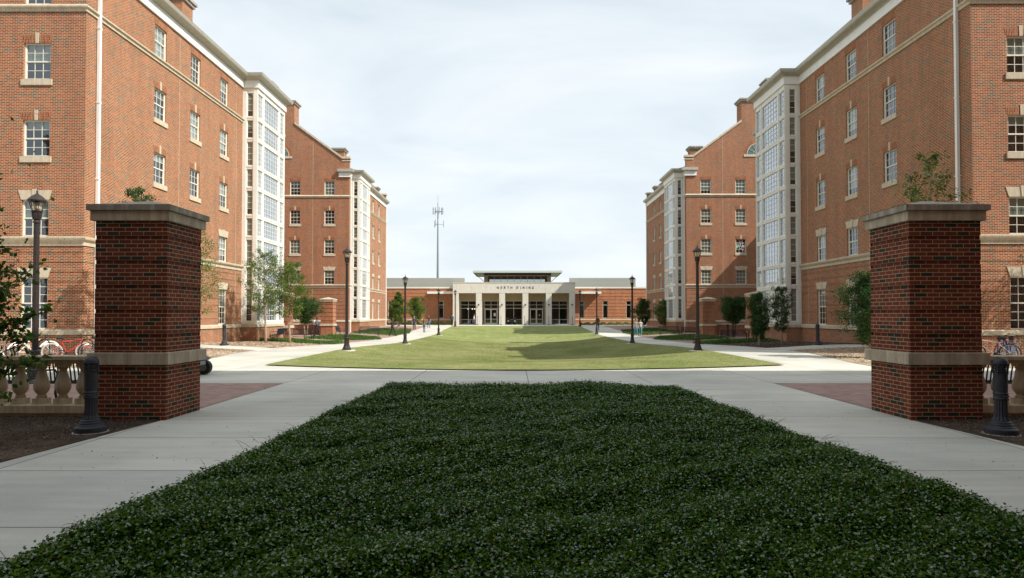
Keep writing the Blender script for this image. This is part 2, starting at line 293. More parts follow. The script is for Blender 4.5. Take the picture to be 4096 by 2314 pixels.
# ------------------------------------------------------------------ mesh helpers
class MB:
    def __init__(s): s.v = []; s.f = []; s.m = []; s.T = None
    def add(s, pts, faces, mi=0):
        n = len(s.v)
        s.v += [tuple(s.T @ Vector(p)) for p in pts] if s.T is not None else [tuple(p) for p in pts]
        s.f += [tuple(i + n for i in f) for f in faces]; s.m += [mi] * len(faces); return s
    def quad(s, a, b, c, d, mi=0): return s.add([a, b, c, d], [(0, 1, 2, 3)], mi)
    def box(s, x0, x1, y0, y1, z0, z1, mi=0):
        if x0 > x1: x0, x1 = x1, x0
        if y0 > y1: y0, y1 = y1, y0
        return s.add([(x0, y0, z0), (x1, y0, z0), (x1, y1, z0), (x0, y1, z0), (x0, y0, z1), (x1, y0, z1), (x1, y1, z1), (x0, y1, z1)],
                     [(0, 3, 2, 1), (4, 5, 6, 7), (0, 1, 5, 4), (1, 2, 6, 5), (2, 3, 7, 6), (3, 0, 4, 7)], mi)
    def tube(s, pts, rad, n=8, mi=0, caps=True):
        pts = [Vector(p) for p in pts]
        if not isinstance(rad, (list, tuple)): rad = [rad] * len(pts)
        vs = []; up = None
        for i, p in enumerate(pts):
            d = (pts[min(i + 1, len(pts) - 1)] - pts[max(i - 1, 0)])
            d = d.normalized() if d.length > 1e-9 else Vector((0, 0, 1))
            if up is None:
                a = d.cross(Vector((0, 0, 1)));  a = a if a.length > 0.1 else d.cross(Vector((1, 0, 0)))
            else: a = up - d * up.dot(d)
            a.normalize(); up = a; b = d.cross(a)
            for k in range(n):
                t = 2 * math.pi * k / n; vs.append(p + (a * math.cos(t) + b * math.sin(t)) * rad[i])
        fs = [(i * n + k, i * n + (k + 1) % n, (i + 1) * n + (k + 1) % n, (i + 1) * n + k) for i in range(len(pts) - 1) for k in range(n)]
        if caps: fs += [tuple(range(n - 1, -1, -1)), tuple((len(pts) - 1) * n + k for k in range(n))]
        return s.add(vs, fs, mi)
    def lathe(s, prof, n=24, c=(0, 0, 0), mi=0, flute=0, nf=12):
        vs = []
        for (r, z) in prof:
            for k in range(n):
                t = 2 * math.pi * k / n
                rr = r * (1 - flute * (0.5 + 0.5 * math.cos(nf * t))) if flute else r
                vs.append((c[0] + rr * math.cos(t), c[1] + rr * math.sin(t), c[2] + z))
        fs = [(i * n + k, i * n + (k + 1) % n, (i + 1) * n + (k + 1) % n, (i + 1) * n + k) for i in range(len(prof) - 1) for k in range(n)]
        fs += [tuple(range(n - 1, -1, -1)), tuple((len(prof) - 1) * n + k for k in range(n))]
        return s.add(vs, fs, mi)
    def build(s, name, mats, parent=None, loc=(0, 0, 0), rot=0.0, smooth=False, bevel=0.0):
        me = bpy.data.meshes.new(name); me.from_pydata(s.v, [], s.f)
        if not isinstance(mats, (list, tuple)): mats = [mats]
        for m in mats: me.materials.append(m)
        if len(mats) > 1: me.polygons.foreach_set('material_index', s.m)
        if smooth: me.polygons.foreach_set('use_smooth', [True] * len(me.polygons))
        me.update(); o = obj(name, me, parent, loc, rot)
        if bevel:
            b = o.modifiers.new('bevel', 'BEVEL'); b.width = bevel; b.segments = 2; b.limit_method = 'ANGLE'; b.angle_limit = R(40)
        return o
def obj(name, me, parent=None, loc=(0, 0, 0), rot=0.0):
    """loc is in world space unless the parent is a moved thing and we pass a local value on purpose"""
    o = bpy.data.objects.new(name, me); COL.objects.link(o); o.location = loc; o.rotation_euler = (0, 0, rot)
    if parent: o.parent = parent
    return o
def tag(o, label, cat, group=None, kind=None):
    o['label'] = label; o['category'] = cat
    if group: o['group'] = group
    if kind: o['kind'] = kind
    return o
def empty(name, loc=(0, 0, 0), rot=0.0):
    o = bpy.data.objects.new(name, None); COL.objects.link(o); o.location = loc; o.rotation_euler = (0, 0, rot); return o
def dup(root, loc, rot=0.0, label=None):
    r = root.copy(); COL.objects.link(r); r.location = loc; r.rotation_euler = (0, 0, rot)
    if label: r['label'] = label
    for ch in list(root.children):
        c = ch.copy(); COL.objects.link(c); c.parent = r
        for g in list(ch.children):
            d = g.copy(); COL.objects.link(d); d.parent = c
    return r
def structure(o): o['kind'] = 'structure'; return o
def sweep(mb, path, prof, side=1, mi=0):
    P = [Vector((p[0], p[1])) for p in path]; n = len(P); k = len(prof); nr = []
    for i in range(n - 1):
        d = (P[i + 1] - P[i]).normalized(); nr.append(Vector((d.y, -d.x)) * side)
    vs = []
    for i in range(n):
        if i == 0: m = nr[0]
        elif i == n - 1: m = nr[-1]
        else:
            m = nr[i - 1] + nr[i]; m = m / max(0.2, m.dot(nr[i]))
        for (p, z) in prof: vs.append((P[i].x + m.x * p, P[i].y + m.y * p, z))
    fs = [(i * k + j, i * k + (j + 1) % k, (i + 1) * k + (j + 1) % k, (i + 1) * k + j) for i in range(n - 1) for j in range(k)]
    fs += [tuple(range(k - 1, -1, -1)), tuple((n - 1) * k + j for j in range(k))]
    mb.add(vs, fs, mi)
def wall(mb, W, z0, z1, holes=(), rec=0.12, rust=(), roff=0.02, u0=0.0, mi=0):
    """wall in local space: u = x, outward normal = -y, openings reveal towards +y; rust = recessed courses"""
    us = sorted({u0, W} | {h[0] for h in holes} | {h[1] for h in holes})
    zs = sorted({z0, z1} | {h[2] for h in holes} | {h[3] for h in holes} | {r for rr in rust for r in rr if z0 < r < z1})
    isr = lambda a, b: any(a >= r0 - 1e-6 and b <= r1 + 1e-6 for r0, r1 in rust)
    for j in range(len(zs) - 1):
        a, b = zs[j], zs[j + 1]; y = roff if isr(a, b) else 0.0
        i = 0
        run = None
        for i in range(len(us) - 1):
            uc = (us[i] + us[i + 1]) / 2; zc = (a + b) / 2
            if any(h[0] < uc < h[1] and h[2] < zc < h[3] for h in holes): continue
            mb.quad((us[i], y, a), (us[i + 1], y, a), (us[i + 1], y, b), (us[i], y, b), mi)
            if y:
                mb.quad((us[i], 0, a), (us[i + 1], 0, a), (us[i + 1], y, a), (us[i], y, a), mi)
                mb.quad((us[i], y, b), (us[i + 1], y, b), (us[i + 1], 0, b), (us[i], 0, b), mi)
    for (a, b, c, d) in holes:
        mb.quad((a, 0, c), (a, 0, d), (a, rec, d), (a, rec, c), mi); mb.quad((b, 0, c), (b, rec, c), (b, rec, d), (b, 0, d), mi)
        mb.quad((a, 0, d), (b, 0, d), (b, rec, d), (a, rec, d), mi); mb.quad((a, 0, c), (a, rec, c), (b, rec, c), (b, 0, c), mi)
_wm = {}
def mesh_of(key, fn):
    """fn() fills an MB and returns (mb, mats); mesh data shared between copies"""
    if key not in _wm:
        mb, mats = fn(); o = mb.build(key[0], mats); _wm[key] = o.data; bpy.data.objects.remove(o)
    return _wm[key]
def sash(w, h, cols=3, rows=(2, 2), y=0.07):
    mb = MB(); b = 0.05
    mb.box(-w / 2, w / 2, y, y + 0.07, 0, b * 1.2).box(-w / 2, w / 2, y, y + 0.07, h - b, h)
    mb.box(-w / 2, -w / 2 + b, y, y + 0.07, b * 1.2, h - b).box(w / 2 - b, w / 2, y, y + 0.07, b * 1.2, h - b)
    ih0, ih1 = b * 1.2, h - b; mid = ih0 + (ih1 - ih0) * rows[1] / (rows[0] + rows[1])
    mb.box(-w / 2 + b, w / 2 - b, y + 0.015, y + 0.055, mid - 0.028, mid + 0.028)
    iw = w - 2 * b; m = 0.011
    for (za, zb, r, yy) in ((ih0, mid - 0.028, rows[1], y + 0.04), (mid + 0.028, ih1, rows[0], y + 0.025)):
        for s in (-1, 1): mb.box(s * (w / 2 - b) if s < 0 else w / 2 - b - 0.03, -w / 2 + b + 0.03 if s < 0 else w / 2 - b, yy - 0.005, yy + 0.02, za, zb)
        for c in range(1, cols): x = -iw / 2 + iw * c / cols; mb.box(x - m, x + m, yy, yy + 0.015, za, zb)
        for k in range(1, r): z = za + (zb - za) * k / r; mb.box(-iw / 2 + 0.03, iw / 2 - 0.03, yy + 0.002, yy + 0.013, z - m, z + m)
    return mb, M_frame
def pane_mesh(w, h, y=0.125):
    mb = MB(); mb.quad((-w / 2 + 0.04, y, 0.04), (w / 2 - 0.04, y, 0.04), (w / 2 - 0.04, y, h - 0.04), (-w / 2 + 0.04, y, h - 0.04)); return mb
def blind_mesh(w, h, frac, kind, e=0.5, y1=0.5, yb=0.165):
    mb = MB()
    mb.quad((-w / 2 - e, y1, -0.1), (w / 2 + e, y1, -0.1), (w / 2 + e, y1, h + 0.1), (-w / 2 - e, y1, h + 0.1), 0)  # near-black backing, the room's shade put into its colour
    for s in (-1, 1): mb.quad((s * (w / 2 + e), 0.09 if e < 0.1 else 0.14, -0.1), (s * (w / 2 + e), y1, -0.1), (s * (w / 2 + e), y1, h + 0.1), (s * (w / 2 + e), 0.14, h + 0.1), 0)
    if frac > 0: mb.quad((-w / 2, yb, h * (1 - frac)), (w / 2, yb, h * (1 - frac)), (w / 2, yb, h), (-w / 2, yb, h), 1)
    return mb, [M_dark, {0: M_blind, 1: M_blind2, 2: M_sheer}[kind]]
def trap(mb, w, z0, z1, splay, y0, y1, mi=0):
    a, b = w / 2, w / 2 + splay
    pts = [(-a, y0, z0), (a, y0, z0), (b, y0, z1), (-b, y0, z1), (-a, y1, z0), (a, y1, z0), (b, y1, z1), (-b, y1, z1)]
    mb.add(pts, [(0, 1, 2, 3), (4, 7, 6, 5), (0, 4, 5, 1), (1, 5, 6, 2), (2, 6, 7, 3), (3, 7, 4, 0)], mi)
def window(root, org, rot, u, z0, z1, w=1.14, style='arch', sill=True, rows=(2, 2), blind=None, kind=None):
    h = round(z1 - z0, 3); c, s = math.cos(rot), math.sin(rot)
    loc = (org[0] + u * c, org[1] + u * s, z0)
    rnd = random.random()
    if blind is None: blind = random.choice([0, 0.25, 0.5, 0.5, 0.75, 1.0, 1.0])
    if kind is None: kind = 1 if random.random() < 0.25 else 0
    f = obj('window', mesh_of(('window', w, h, rows), lambda: sash(w, h, 3, rows)), root, loc, rot)
    obj('pane', mesh_of(('pane', w, h), lambda: (pane_mesh(w, h), M_glass)), f)
    obj('blind', mesh_of(('blind', w, h, blind, kind), lambda: blind_mesh(w, h, blind, kind)), f)
    if style == 'stone':
        def L():
            mb = MB(); trap(mb, w + 0.02, h, h + 0.40, 0.13, -0.025, 0.0); trap(mb, 0.15, h - 0.0, h + 0.45, 0.035, -0.05, -0.025); return mb, M_stone
        obj('lintel', mesh_of(('lintel', w, h, 's'), L), f)
    else:
        def A():
            mb = MB(); trap(mb, w, h, h + 0.34, 0.13, -0.008, 0.0, 1)
            if style == 'arch': trap(mb, 0.13, h - 0.01, h + 0.42, 0.01, -0.03, -0.008, 0)
            return mb, [M_stone, M_sold]
        obj('lintel', mesh_of(('lintel', w, h, style), A), f)
    if sill:
        obj('sill', mesh_of(('sill', w), lambda: (MB().box(-w / 2 - 0.08, w / 2 + 0.08, -0.06, 0.08, -0.25, 0.0), M_stone)), f)
    return f
# parts of things at world coordinates: things sit at their own base, children offset by minus that
def wl(root, p): return (p[0] - root.location.x, p[1] - root.location.y, p[2] - root.location.z)
FX = 18.27
FLOORS = {1: (1.12, 3.28), 2: (4.99, 6.52), 3: (8.33, 9.86), 4: (11.57, 13.1), 5: (14.74, 16.28)}
RUST = [(1.42 + 0.406 * k, 1.42 + 0.406 * k + 0.0677) for k in range(8)]
TALL = [(14.84 - 3.25 * k, 16.42 - 3.25 * k) for k in range(4)]
SHORT = [(13.42 - 3.25 * k, 14.60 - 3.25 * k) for k in range(4)]
BAYROWS = [(z, 0) for z in TALL] + [(z, 1) for z in SHORT] + [((1.3, 3.42), 2)]
CORN = [(0, 16.72), (0.10, 16.72), (0.10, 17.22), (0.17, 17.26), (0.30, 17.33), (0.42, 17.36), (0.46, 17.42), (0.50, 17.60), (0, 17.60)]
BELT_U = [(0, 14.42), (0.06, 14.42), (0.06, 14.53), (0.14, 14.58), (0.14, 14.64), (0.0, 14.74)]
BELT_L = [(0, 4.60), (0.05, 4.60), (0.05, 4.74), (0.07, 4.76), (0.15, 4.84), (0.17, 4.90), (0.17, 4.95), (0.0, 4.985)]
BASE = [(0, 0.90), (0.07, 0.90), (0.07, 1.07), (0.0, 1.115)]

def bay_glass(root, org, rot, ua, ub, za, zb, cols, rows):
    w, h = round(ub - ua, 3), round(zb - za, 3); c, s = math.cos(rot), math.sin(rot); u = (ua + ub) / 2
    loc = (org[0] + u * c, org[1] + u * s, za)
    def fr():
        mb = MB(); b = 0.028; y = 0.045
        mb.box(-w / 2, w / 2, y, y + 0.05, 0, b).box(-w / 2, w / 2, y, y + 0.05, h - b, h).box(-w / 2, -w / 2 + b, y, y + 0.05, b, h - b).box(w / 2 - b, w / 2, y, y + 0.05, b, h - b)
        for k in range(1, cols): x = -w / 2 + w * k / cols; mb.box(x - 0.010, x + 0.010, y + 0.01, y + 0.03, b, h - b)
        for k in range(1, rows): z = h * k / rows; mb.box(-w / 2 + b, w / 2 - b, y + 0.012, y + 0.028, z - 0.010, z + 0.010)
        return mb, M_white
    f = obj('bay_window', mesh_of(('bay_window', w, h, cols, rows), fr), root, loc, rot)
    obj('pane', mesh_of(('pane', w, h, 'bay'), lambda: (pane_mesh(w, h, 0.085), M_bglass if cols > 1 else M_glass)), f)
    bl = random.choice([0.6, 1.0, 1.0, 1.0]) if cols > 1 else random.choice([0.5, 0.75, 1.0, 1.0])
    kd = 2 if cols > 1 else 0
    obj('blind', mesh_of(('blind', w, h, bl, kd, 'bay'), lambda: blind_mesh(w, h, bl, kd, 0.0, 0.24, 0.105)), f)
    return f
def bay(root, s, ya, yb, P=0.97):
    """glazed stair bay projecting from the facade between ya and yb"""
    def face(org, rot, W, cols):
        holes = []; spec = []
        for (za, zb), t in BAYROWS:
            for (a, b, nc) in cols: holes.append((a, b, za, zb)); spec.append((a, b, za, zb, nc, {0: 5, 1: 4, 2: 6}[t] if nc > 1 else {0: 4, 1: 3, 2: 5}[t]))
        mb = MB(); wall(mb, W, 1.09, 16.75, holes, rec=0.06)
        # pilasters and sill blocks stand proud of the panel
        ed = [0.0] + [x for a, b, _ in cols for x in (a, b)] + [W]
        for i in range(0, len(ed), 2):
            a, b = ed[i], ed[i + 1]; g = 0.045
            a2 = a + (g if i else 0.0); b2 = b - (g if i + 2 < len(ed) else 0.0)
            if b2 - a2 > 0.03: mb.box(a2, b2, -0.03, 0.0, 1.12, 16.72)
        for (a, b, za, zb, nc, nr) in spec: mb.box(a + 0.01, b - 0.01, -0.022, 0.0, za - 0.11, za - 0.03)
        mb.build('bay_panel', M_bay, root, wl(root, (org[0], org[1], 0)), rot)
        for (a, b, za, zb, nc, nr) in spec: bay_glass(root, wl(root, (org[0], org[1], 0))[:2], rot, a, b, za, zb, nc, nr)
    xf, xo = s * FX, s * (FX - P); L = yb - ya
    bc = [(0.08, 0.94, 3), (1.16, 3.86, 6), (4.06, 4.92, 3)]
    bc = [(a * L / 5.0, b * L / 5.0, n) for a, b, n in bc]
    if s < 0:
        face((xf, ya), 0, P, [(0.27, 0.66, 1)])                    # faces the camera
        face((xo, ya), R(90), L, bc)
    else:
        face((xo, ya), 0, P, [(P - 0.66, P - 0.27, 1)])
        face((xo, yb), R(-90), L, bc)
    mb = MB(); mb.quad((xf, yb, 1.09), (xo, yb, 1.09), (xo, yb, 16.75), (xf, yb, 16.75))
    mb.build('bay_panel', M_bay, root, wl(root, (0, 0, 0)))
    # brick foot under the bay
    mb = MB(); mb.box(min(xf, xo), max(xf, xo), ya, yb, -1.6, 1.09)
    mb.build('bay_foot', M_brick, root, wl(root, (0, 0, 0)))
def chimney(root, xa, xb, ya, yb, z0, z1, cap=0.22):
    f = MB().box(xa, xb, ya, yb, z0, z1 - 0.35).build('chimney', M_brick, root, wl(root, (0, 0, 0)))
    x0, x1 = min(xa, xb), max(xa, xb)
    MB().box(x0 - 0.12, x1 + 0.12, ya - 0.12, yb + 0.12, z1 - 0.35, z1 - 0.16).box(x0 - cap, x1 + cap, ya - cap, yb + cap, z1 - 0.16, z1).build('chimney_cap', M_cap, f)
def pipe(root, s, y, z0=0.0, z1=17.3):
    x = s * (FX - 0.09)
    mb = MB(); mb.box(x - 0.06, x + 0.06, y - 0.065, y + 0.065, z0, z1)
    for z in (1.2, 4.2, 7.5, 10.8, 14.0): mb.box(x - 0.08, x + 0.08, y - 0.085, y + 0.085, z, z + 0.05)
    mb.box(x - 0.1, x + 0.1, y - 0.13, y + 0.13, z1 - 0.4, z1 - 0.1)
    mb.build('downpipe', M_white, root, wl(root, (0, 0, 0)))
def facade(root, s, y0, y1, cols, rust=True, joints=(), skip=()):
    """facade along y; cols are window centres in y"""
    L = y1 - y0; rot = R(90) if s < 0 else R(-90); org = (s * FX, y0 if s < 0 else y1)
    U = (lambda y: y - y0) if s < 0 else (lambda y: y1 - y)
    holes = []; wins = []
    for y in cols:
        for fl, (a, b) in FLOORS.items():
            u = U(y)
            if (y, fl) in skip: continue
            holes.append((u - 0.57, u + 0.57, a, b)); wins.append((u, fl))
    mb = MB(); wall(mb, L, -1.6, 16.75, holes, rust=RUST)
    for y in joints: u = U(y); mb.box(u - 0.012, u + 0.012, -0.004, 0.0, 1.12, 16.7, 1)
    mb.build('brick_wall', [M_brick, M_stone], root, wl(root, (*org, 0)), rot)
    lo = wl(root, (*org, 0))
    for u, fl in wins:
        window(root, lo[:2], rot, u, *FLOORS[fl], style={1: 'stone', 2: 'stone', 5: 'plain'}.get(fl, 'arch'), sill=fl in (3, 4), rows=(3, 3) if fl == 1 else (2, 2),
               kind=1 if random.random() < 0.6 else 0)
def hall_near(s, Y0, label):
    root = tag(empty('residence_hall', (s * FX, Y0, 0)), label, 'building', 'brick residence halls beside the lawn')
    yb0, yb1, ye = Y0 + 15.9, Y0 + 21.0, Y0 + 21.4; W = 14.0; P = 0.97
    o0 = wl(root, (0, 0, 0))
    # front towards the camera
    org = (s * FX - (W if s < 0 else 0), Y0)
    holes = []; wins = []
    for k in range(4):
        d = 2.03 + 3.66 * k; u = W - d if s < 0 else d
        for fl, (a, b) in FLOORS.items(): holes.append((u - 0.57, u + 0.57, a, b)); wins.append((u, fl))
    mb = MB(); wall(mb, W, -1.6, 16.75, holes, rust=RUST); mb.build('brick_wall', M_brick, root, wl(root, (*org, 0)))
    for u, fl in wins:
        window(root, wl(root, (*org, 0))[:2], 0, u, *FLOORS[fl], style={1: 'stone', 2: 'stone', 5: 'plain'}.get(fl, 'arch'), sill=fl in (3, 4), rows=(3, 3) if fl == 1 else (2, 2),
               blind={4: 0.5, 3: 0.25, 2: 0.5}.get(fl, 0), kind=0)
    facade(root, s, Y0, yb0, [Y0 + 5.8, Y0 + 9.45, Y0 + 13.1], joints=[Y0 + 7.7, Y0 + 14.9])
    bay(root, s, yb0, yb1)
    # remaining shell: back, rear annex
    X = lambda d: s * (FX + d)
    mb = MB()
    for (a, b) in (((0, yb1), (0, ye)), ((0, ye), (2.7, ye)), ((2.7, ye), (2.7, ye + 9)), ((2.7, ye + 9), (W, ye + 9)), ((W, ye + 9), (W, Y0))):
        p, q = (X(a[0]), a[1]), (X(b[0]), b[1]); mb.quad((*p, -1.6), (*q, -1.6), (*q, 16.75), (*p, 16.75))
    mb.box(X(16), X(30), Y0 + 14, Y0 + 40, -1.6, 19.0)  # unseen outer block, added to throw shade on the far gable
    mb.build('brick_wall', M_brick, root, o0)
    sd_ = 1 if s < 0 else -1
    full = [(X(W), Y0), (X(0), Y0), (X(0), yb0), (X(-P), yb0), (X(-P), yb1), (X(0), yb1), (X(0), ye), (X(2.7), ye), (X(2.7), ye + 9)]
    mb = MB(); sweep(mb, full, CORN[:3] + [(0.10, 17.21), (0, 17.21)], sd_)
    # frieze white, gutter grey
    mb.build('frieze', M_white, root, o0)
    mb = MB(); sweep(mb, full, [(0, 17.213), (0.14, 17.213), (0.17, 17.26), (0.30, 17.33), (0.42, 17.36), (0.46, 17.42), (0.50, 17.60), (0, 17.60)], sd_); mb.build('gutter', M_gutter, root, o0)
    mb = MB(); sweep(mb, full[:3], BELT_U, sd_); sweep(mb, full[:3], BELT_L, sd_); sweep(mb, full, BASE, sd_)
    mb.build('stone_belt', M_stone, root, o0)
    # roof: hip slopes
    mb = MB(); e = 17.6; rz = 22.8; rx = 7.5
    A = [(X(0.1), Y0 + 0.1, e), (X(W), Y0 + 0.1, e), (X(W), ye + 9, e), (X(0.1), ye, e), (X(rx), Y0 + 7.5, rz), (X(rx), ye + 6, rz), (X(2.75), ye + 8.9, e), (X(-P + 0.05), yb0, e + 0.0), (X(-P + 0.05), yb1, e + 0.0)]
    mb.add(A, [(0, 1, 4), (1, 2, 5, 4), (0, 4, 5, 3), (3, 5, 6), (2, 5, 6)])
    mb.add([(X(-P), yb0, e - 0.003), (X(-P), yb1, e - 0.003), (X(1.2), yb1 - 0.6, e + 0.75), (X(1.2), yb0 + 0.6, e + 0.75), (X(0.1), yb0, e - 0.003), (X(0.1), yb1, e - 0.003)], [(0, 1, 2, 3), (0, 3, 4), (1, 5, 2)])
    mb.build('roof', M_roof, root, o0)
    chimney(root, X(2.7), X(4.6), Y0 + 13.2, Y0 + 14.5, 17.6, 21.7)
    chimney(root, X(2.7), X(4.6), Y0 + 1.2, Y0 + 2.6, 17.6, 21.7)
    chimney(root, X(2.9), X(4.1), ye + 7.2, ye + 8.4, 17.6, 21.7)
    pipe(root, s, Y0 + 0.75); pipe(root, s, yb1 + 0.2)
    return root
def hall_far(s, Y1, label):
    root = tag(empty('residence_hall', (s * FX, Y1, 0)), label, 'building', 'brick residence halls beside the lawn')
    X = lambda d: s * (FX + d); o0 = wl(root, (0, 0, 0)); W = 15.6; P = 0.97
    yb0, yb1, ye = Y1 + 0.95, Y1 + 5.9, Y1 + 20.9
    org = (X(W) if s < 0 else X(0), Y1)
    holes = []; wins = []
    for d in (2.13, 5.88, 9.7, 13.4):
        u = W - d if s < 0 else d
        for fl, (a, b) in FLOORS.items():
            if fl == 1 and d < 3: continue
            holes.append((u - 0.57, u + 0.57, a, b)); wins.append((u, fl, d))
    # gable front: rectangular storeys then the shaped gable
    mb = MB(); wall(mb, W, -1.8, 17.0, holes, rust=RUST)
    G = [(0, 17.0), (0, 18.72), (0.75, 18.72), (6.0, 22.55), (9.6, 22.55), (14.85, 18.72), (W, 18.72), (W, 17.0)]
    if s < 0: G = [(W - a, z) for a, z in G]
    n = len(G)
    mb.add([(a, 0, z) for a, z in G] + [(a, 0.4, z) for a, z in G], [tuple(range(n)), tuple(range(2 * n - 1, n - 1, -1))] + [(i, (i + 1) % n, n + (i + 1) % n, n + i) for i in range(n - 1)])
    uj = W - 3.95 if s < 0 else 3.95
    mb.box(uj - 0.015, uj + 0.015, -0.004, 0, 1.12, 20.9, 1)
    mb.build('brick_wall', [M_brick, M_stone], root, wl(root, (*org, 0)))
    sign = None
    for u, fl, d in wins:
        bl = {(2.13, 5): 1.0, (5.88, 5): 0.25, (2.13, 4): 0.0, (5.88, 4): 0.0, (2.13, 3): 0.5, (5.88, 3): 1.0, (2.13, 2): 0.5, (5.88, 2): 1.0}.get((d, fl), 0.5)
        if s > 0: bl = {(2.13, 5): 0.75, (5.88, 5): 1.0, (2.13, 4): 0.75, (5.88, 4): 1.0, (5.88, 3): 0.0}.get((d, fl), 1.0)
        f = window(root, wl(root, (*org, 0))[:2], 0, u, *FLOORS[fl], style={1: 'stone', 2: 'stone', 5: 'plain'}.get(fl, 'arch'), sill=fl in (3, 4), rows=(3, 3) if fl == 1 else (2, 2), blind=bl, kind=0)
        f.location.z = FLOORS[fl][0] - root.location.z
        if s > 0 and fl == 3 and d == 5.88: sign = f
    if sign:
        LT = {'S': [(0, 4, 2, 4), (0, 2, 0, 4), (0, 2, 2, 2), (2, 0, 2, 2), (0, 0, 2, 0)], 'T': [(0, 4, 2, 4), (1, 0, 1, 4)], 'D': [(0, 0, 0, 4), (0, 4, 1.5, 4), (0, 0, 1.5, 0), (2, .5, 2, 3.5)],
              'F': [(0, 0, 0, 4), (0, 4, 2, 4), (0, 2, 1.5, 2)], 'U': [(0, 0, 0, 4), (2, 0, 2, 4), (0, 0, 2, 0)], 'R': [(0, 0, 0, 4), (0, 4, 2, 4), (2, 2, 2, 4), (0, 2, 2, 2), (1, 2, 2, 0)], 'H': [(0, 3, 0, 3.6), (1, 1, 0, 3), (1, 1, 2, 3), (1, 3, 1, 3), (2, 3, 2, 3.6), (.5, 2.4, 1.5, 2.4)]}
        cells = [(1, 0, 'H', (0.6, 0.04, 0.06)), (0, 1, 'S', (0.15, 0.55, 0.55)), (1, 1, 'T', (0.75, 0.65, 0.5)), (2, 1, 'D', (0.2, 0.5, 0.6)), (0, 2, 'F', (0.55, 0.6, 0.35)), (1, 2, 'U', (0.25, 0.6, 0.75)), (2, 2, 'R', (0.7, 0.2, 0.3)), (2, 3, 'D', (0.45, 0.6, 0.4))]
        for cx_, rz_, ch, colr in cells:
            mb = MB(); x0 = -0.45 + cx_ * 0.32; z0 = 1.42 - 0.34 * (rz_ + 1) + 0.07
            for (a, b, c_, d_) in LT[ch]:
                t = 0.028; mb.tube([(x0 + a * 0.11, 0.115, z0 + b * 0.055), (x0 + c_ * 0.11, 0.115, z0 + d_ * 0.055 + 1e-4)], t, 6)
            mb.build('paper_letter', paint(colr, 0.8), sign)
    # coping
    mb = MB(); gp = G if s > 0 else G[::-1]
    ps = [(1 if s > 0 else -1)]
    def cope(a, b, h=0.16, pr=0.12):
        (ua, za), (ub, zb) = a, b
        mb.add([(ua, -pr, za), (ub, -pr, zb), (ub, 0.4 + pr, zb), (ua, 0.4 + pr, za), (ua, -pr, za + h), (ub, -pr, zb + h), (ub, 0.4 + pr, zb + h), (ua, 0.4 + pr, za + h)],
               [(0, 3, 2, 1), (4, 5, 6, 7), (0, 1, 5, 4), (1, 2, 6, 5), (2, 3, 7, 6), (3, 0, 4, 7)])
    def fu(a): return W - a if s < 0 else a
    cope((fu(-0.12), 18.723), (fu(0.80), 18.723), 0.22); cope((fu(0.80), 18.74), (fu(6.0), 22.54), 0.24); cope((fu(9.6), 22.54), (fu(14.8), 18.74), 0.24); cope((fu(14.8), 18.723), (fu(W + .12), 18.723), 0.22)
    mb.box(min(fu(-0.1), fu(0.8)), max(fu(-0.1), fu(0.8)), -0.06, 0.46, 18.45, 18.56)
    mb.build('coping', M_stone, root, wl(root, (*org, 0)))
    # lunette
    mb = MB(); uc = fu(7.8); zc = 19.0; n = 20; r = 1.25
    arc = [(uc + r * math.cos(math.pi * k / n), zc + r * math.sin(math.pi * k / n)) for k in range(n + 1)]
    def ring(r0, r1, ya, yb, mi):
        for k in range(n):
            t0, t1 = math.pi * k / n, math.pi * (k + 1) / n
            q = [(uc + rr * math.cos(t), yy, zc + rr * math.sin(t)) for yy in (ya, yb) for (rr, t) in ((r0, t0), (r1, t0), (r1, t1), (r0, t1))]
            mb.add(q, [(0, 1, 2, 3), (1, 5, 6, 2), (0, 3, 7, 4), (4, 7, 6, 5)], mi)
    ring(r, r + 0.3, -0.012, 0, 1); ring(r - 0.08, r, -0.05, 0, 0); ring(0.5, 0.54, -0.04, 0, 0)
    for k in range(1, 6):
        t = math.pi * k / 6; mb.tube([(uc, -0.03, zc), (uc + (r - .05) * math.cos(t), -0.03, zc + (r - .05) * math.sin(t))], 0.022, 4)
    mb.box(uc - r - 0.3, uc + r + 0.3, -0.07, 0, zc - 0.25, zc)
    f = mb.build('lunette_window', [M_stone, M_sold], root, wl(root, (*org, 0)))
    mb = MB(); mb.add([(x, -0.012, z) for x, z in arc], [tuple(range(n + 1))]); mb.build('pane', paint((0.10, 0.16, 0.17), 0.05, 0.0), f)
    # facade towards the lawn
    facade(root, s, Y1, yb0, [])
    facade(root, s, yb1, ye, [Y1 + 8.6, Y1 + 12.35, Y1 + 16.0], joints=[Y1 + 14.2])
    for o in root.children:
        if o.name.startswith('window') and abs(o.rotation_euler.z) > 0.1: pass
    bay(root, s, yb0, yb1)
    mb = MB()
    for (a, b) in (((0, ye), (W, ye)), ((W, ye), (W, Y1))):
        p, q = (X(a[0]), a[1]), (X(b[0]), b[1]); mb.quad((*p, -1.8), (*q, -1.8), (*q, 16.75), (*p, 16.75))
    gy = ye
    mb.add([(X(0), gy, 16.7), (X(0), gy, 18.5), (X(0.9), gy, 18.5), (X(6), gy, 22.4), (X(9.6), gy, 22.4), (X(W), gy, 18.5), (X(W), gy, 16.7)], [(0, 1, 2, 3, 4, 5, 6)])
    mb.box(X(0), X(0.9), gy - 0.35, gy, 17.6, 18.5)
    mb.build('brick_wall', M_brick, root, o0)
    MB().box(X(2.75), X(4.5), ye + 0.01, Y1 + 28.4, -1.6, 20.8).build('shadow_wing', M_brick, root, o0)  # unseen slab added so its shadow crosses the portico
    MB().box(X(-0.15), X(0.95), gy - 0.5, gy + 0.1, 18.5, 18.7).build('coping', M_stone, root, o0)
    sd_ = 1 if s < 0 else -1
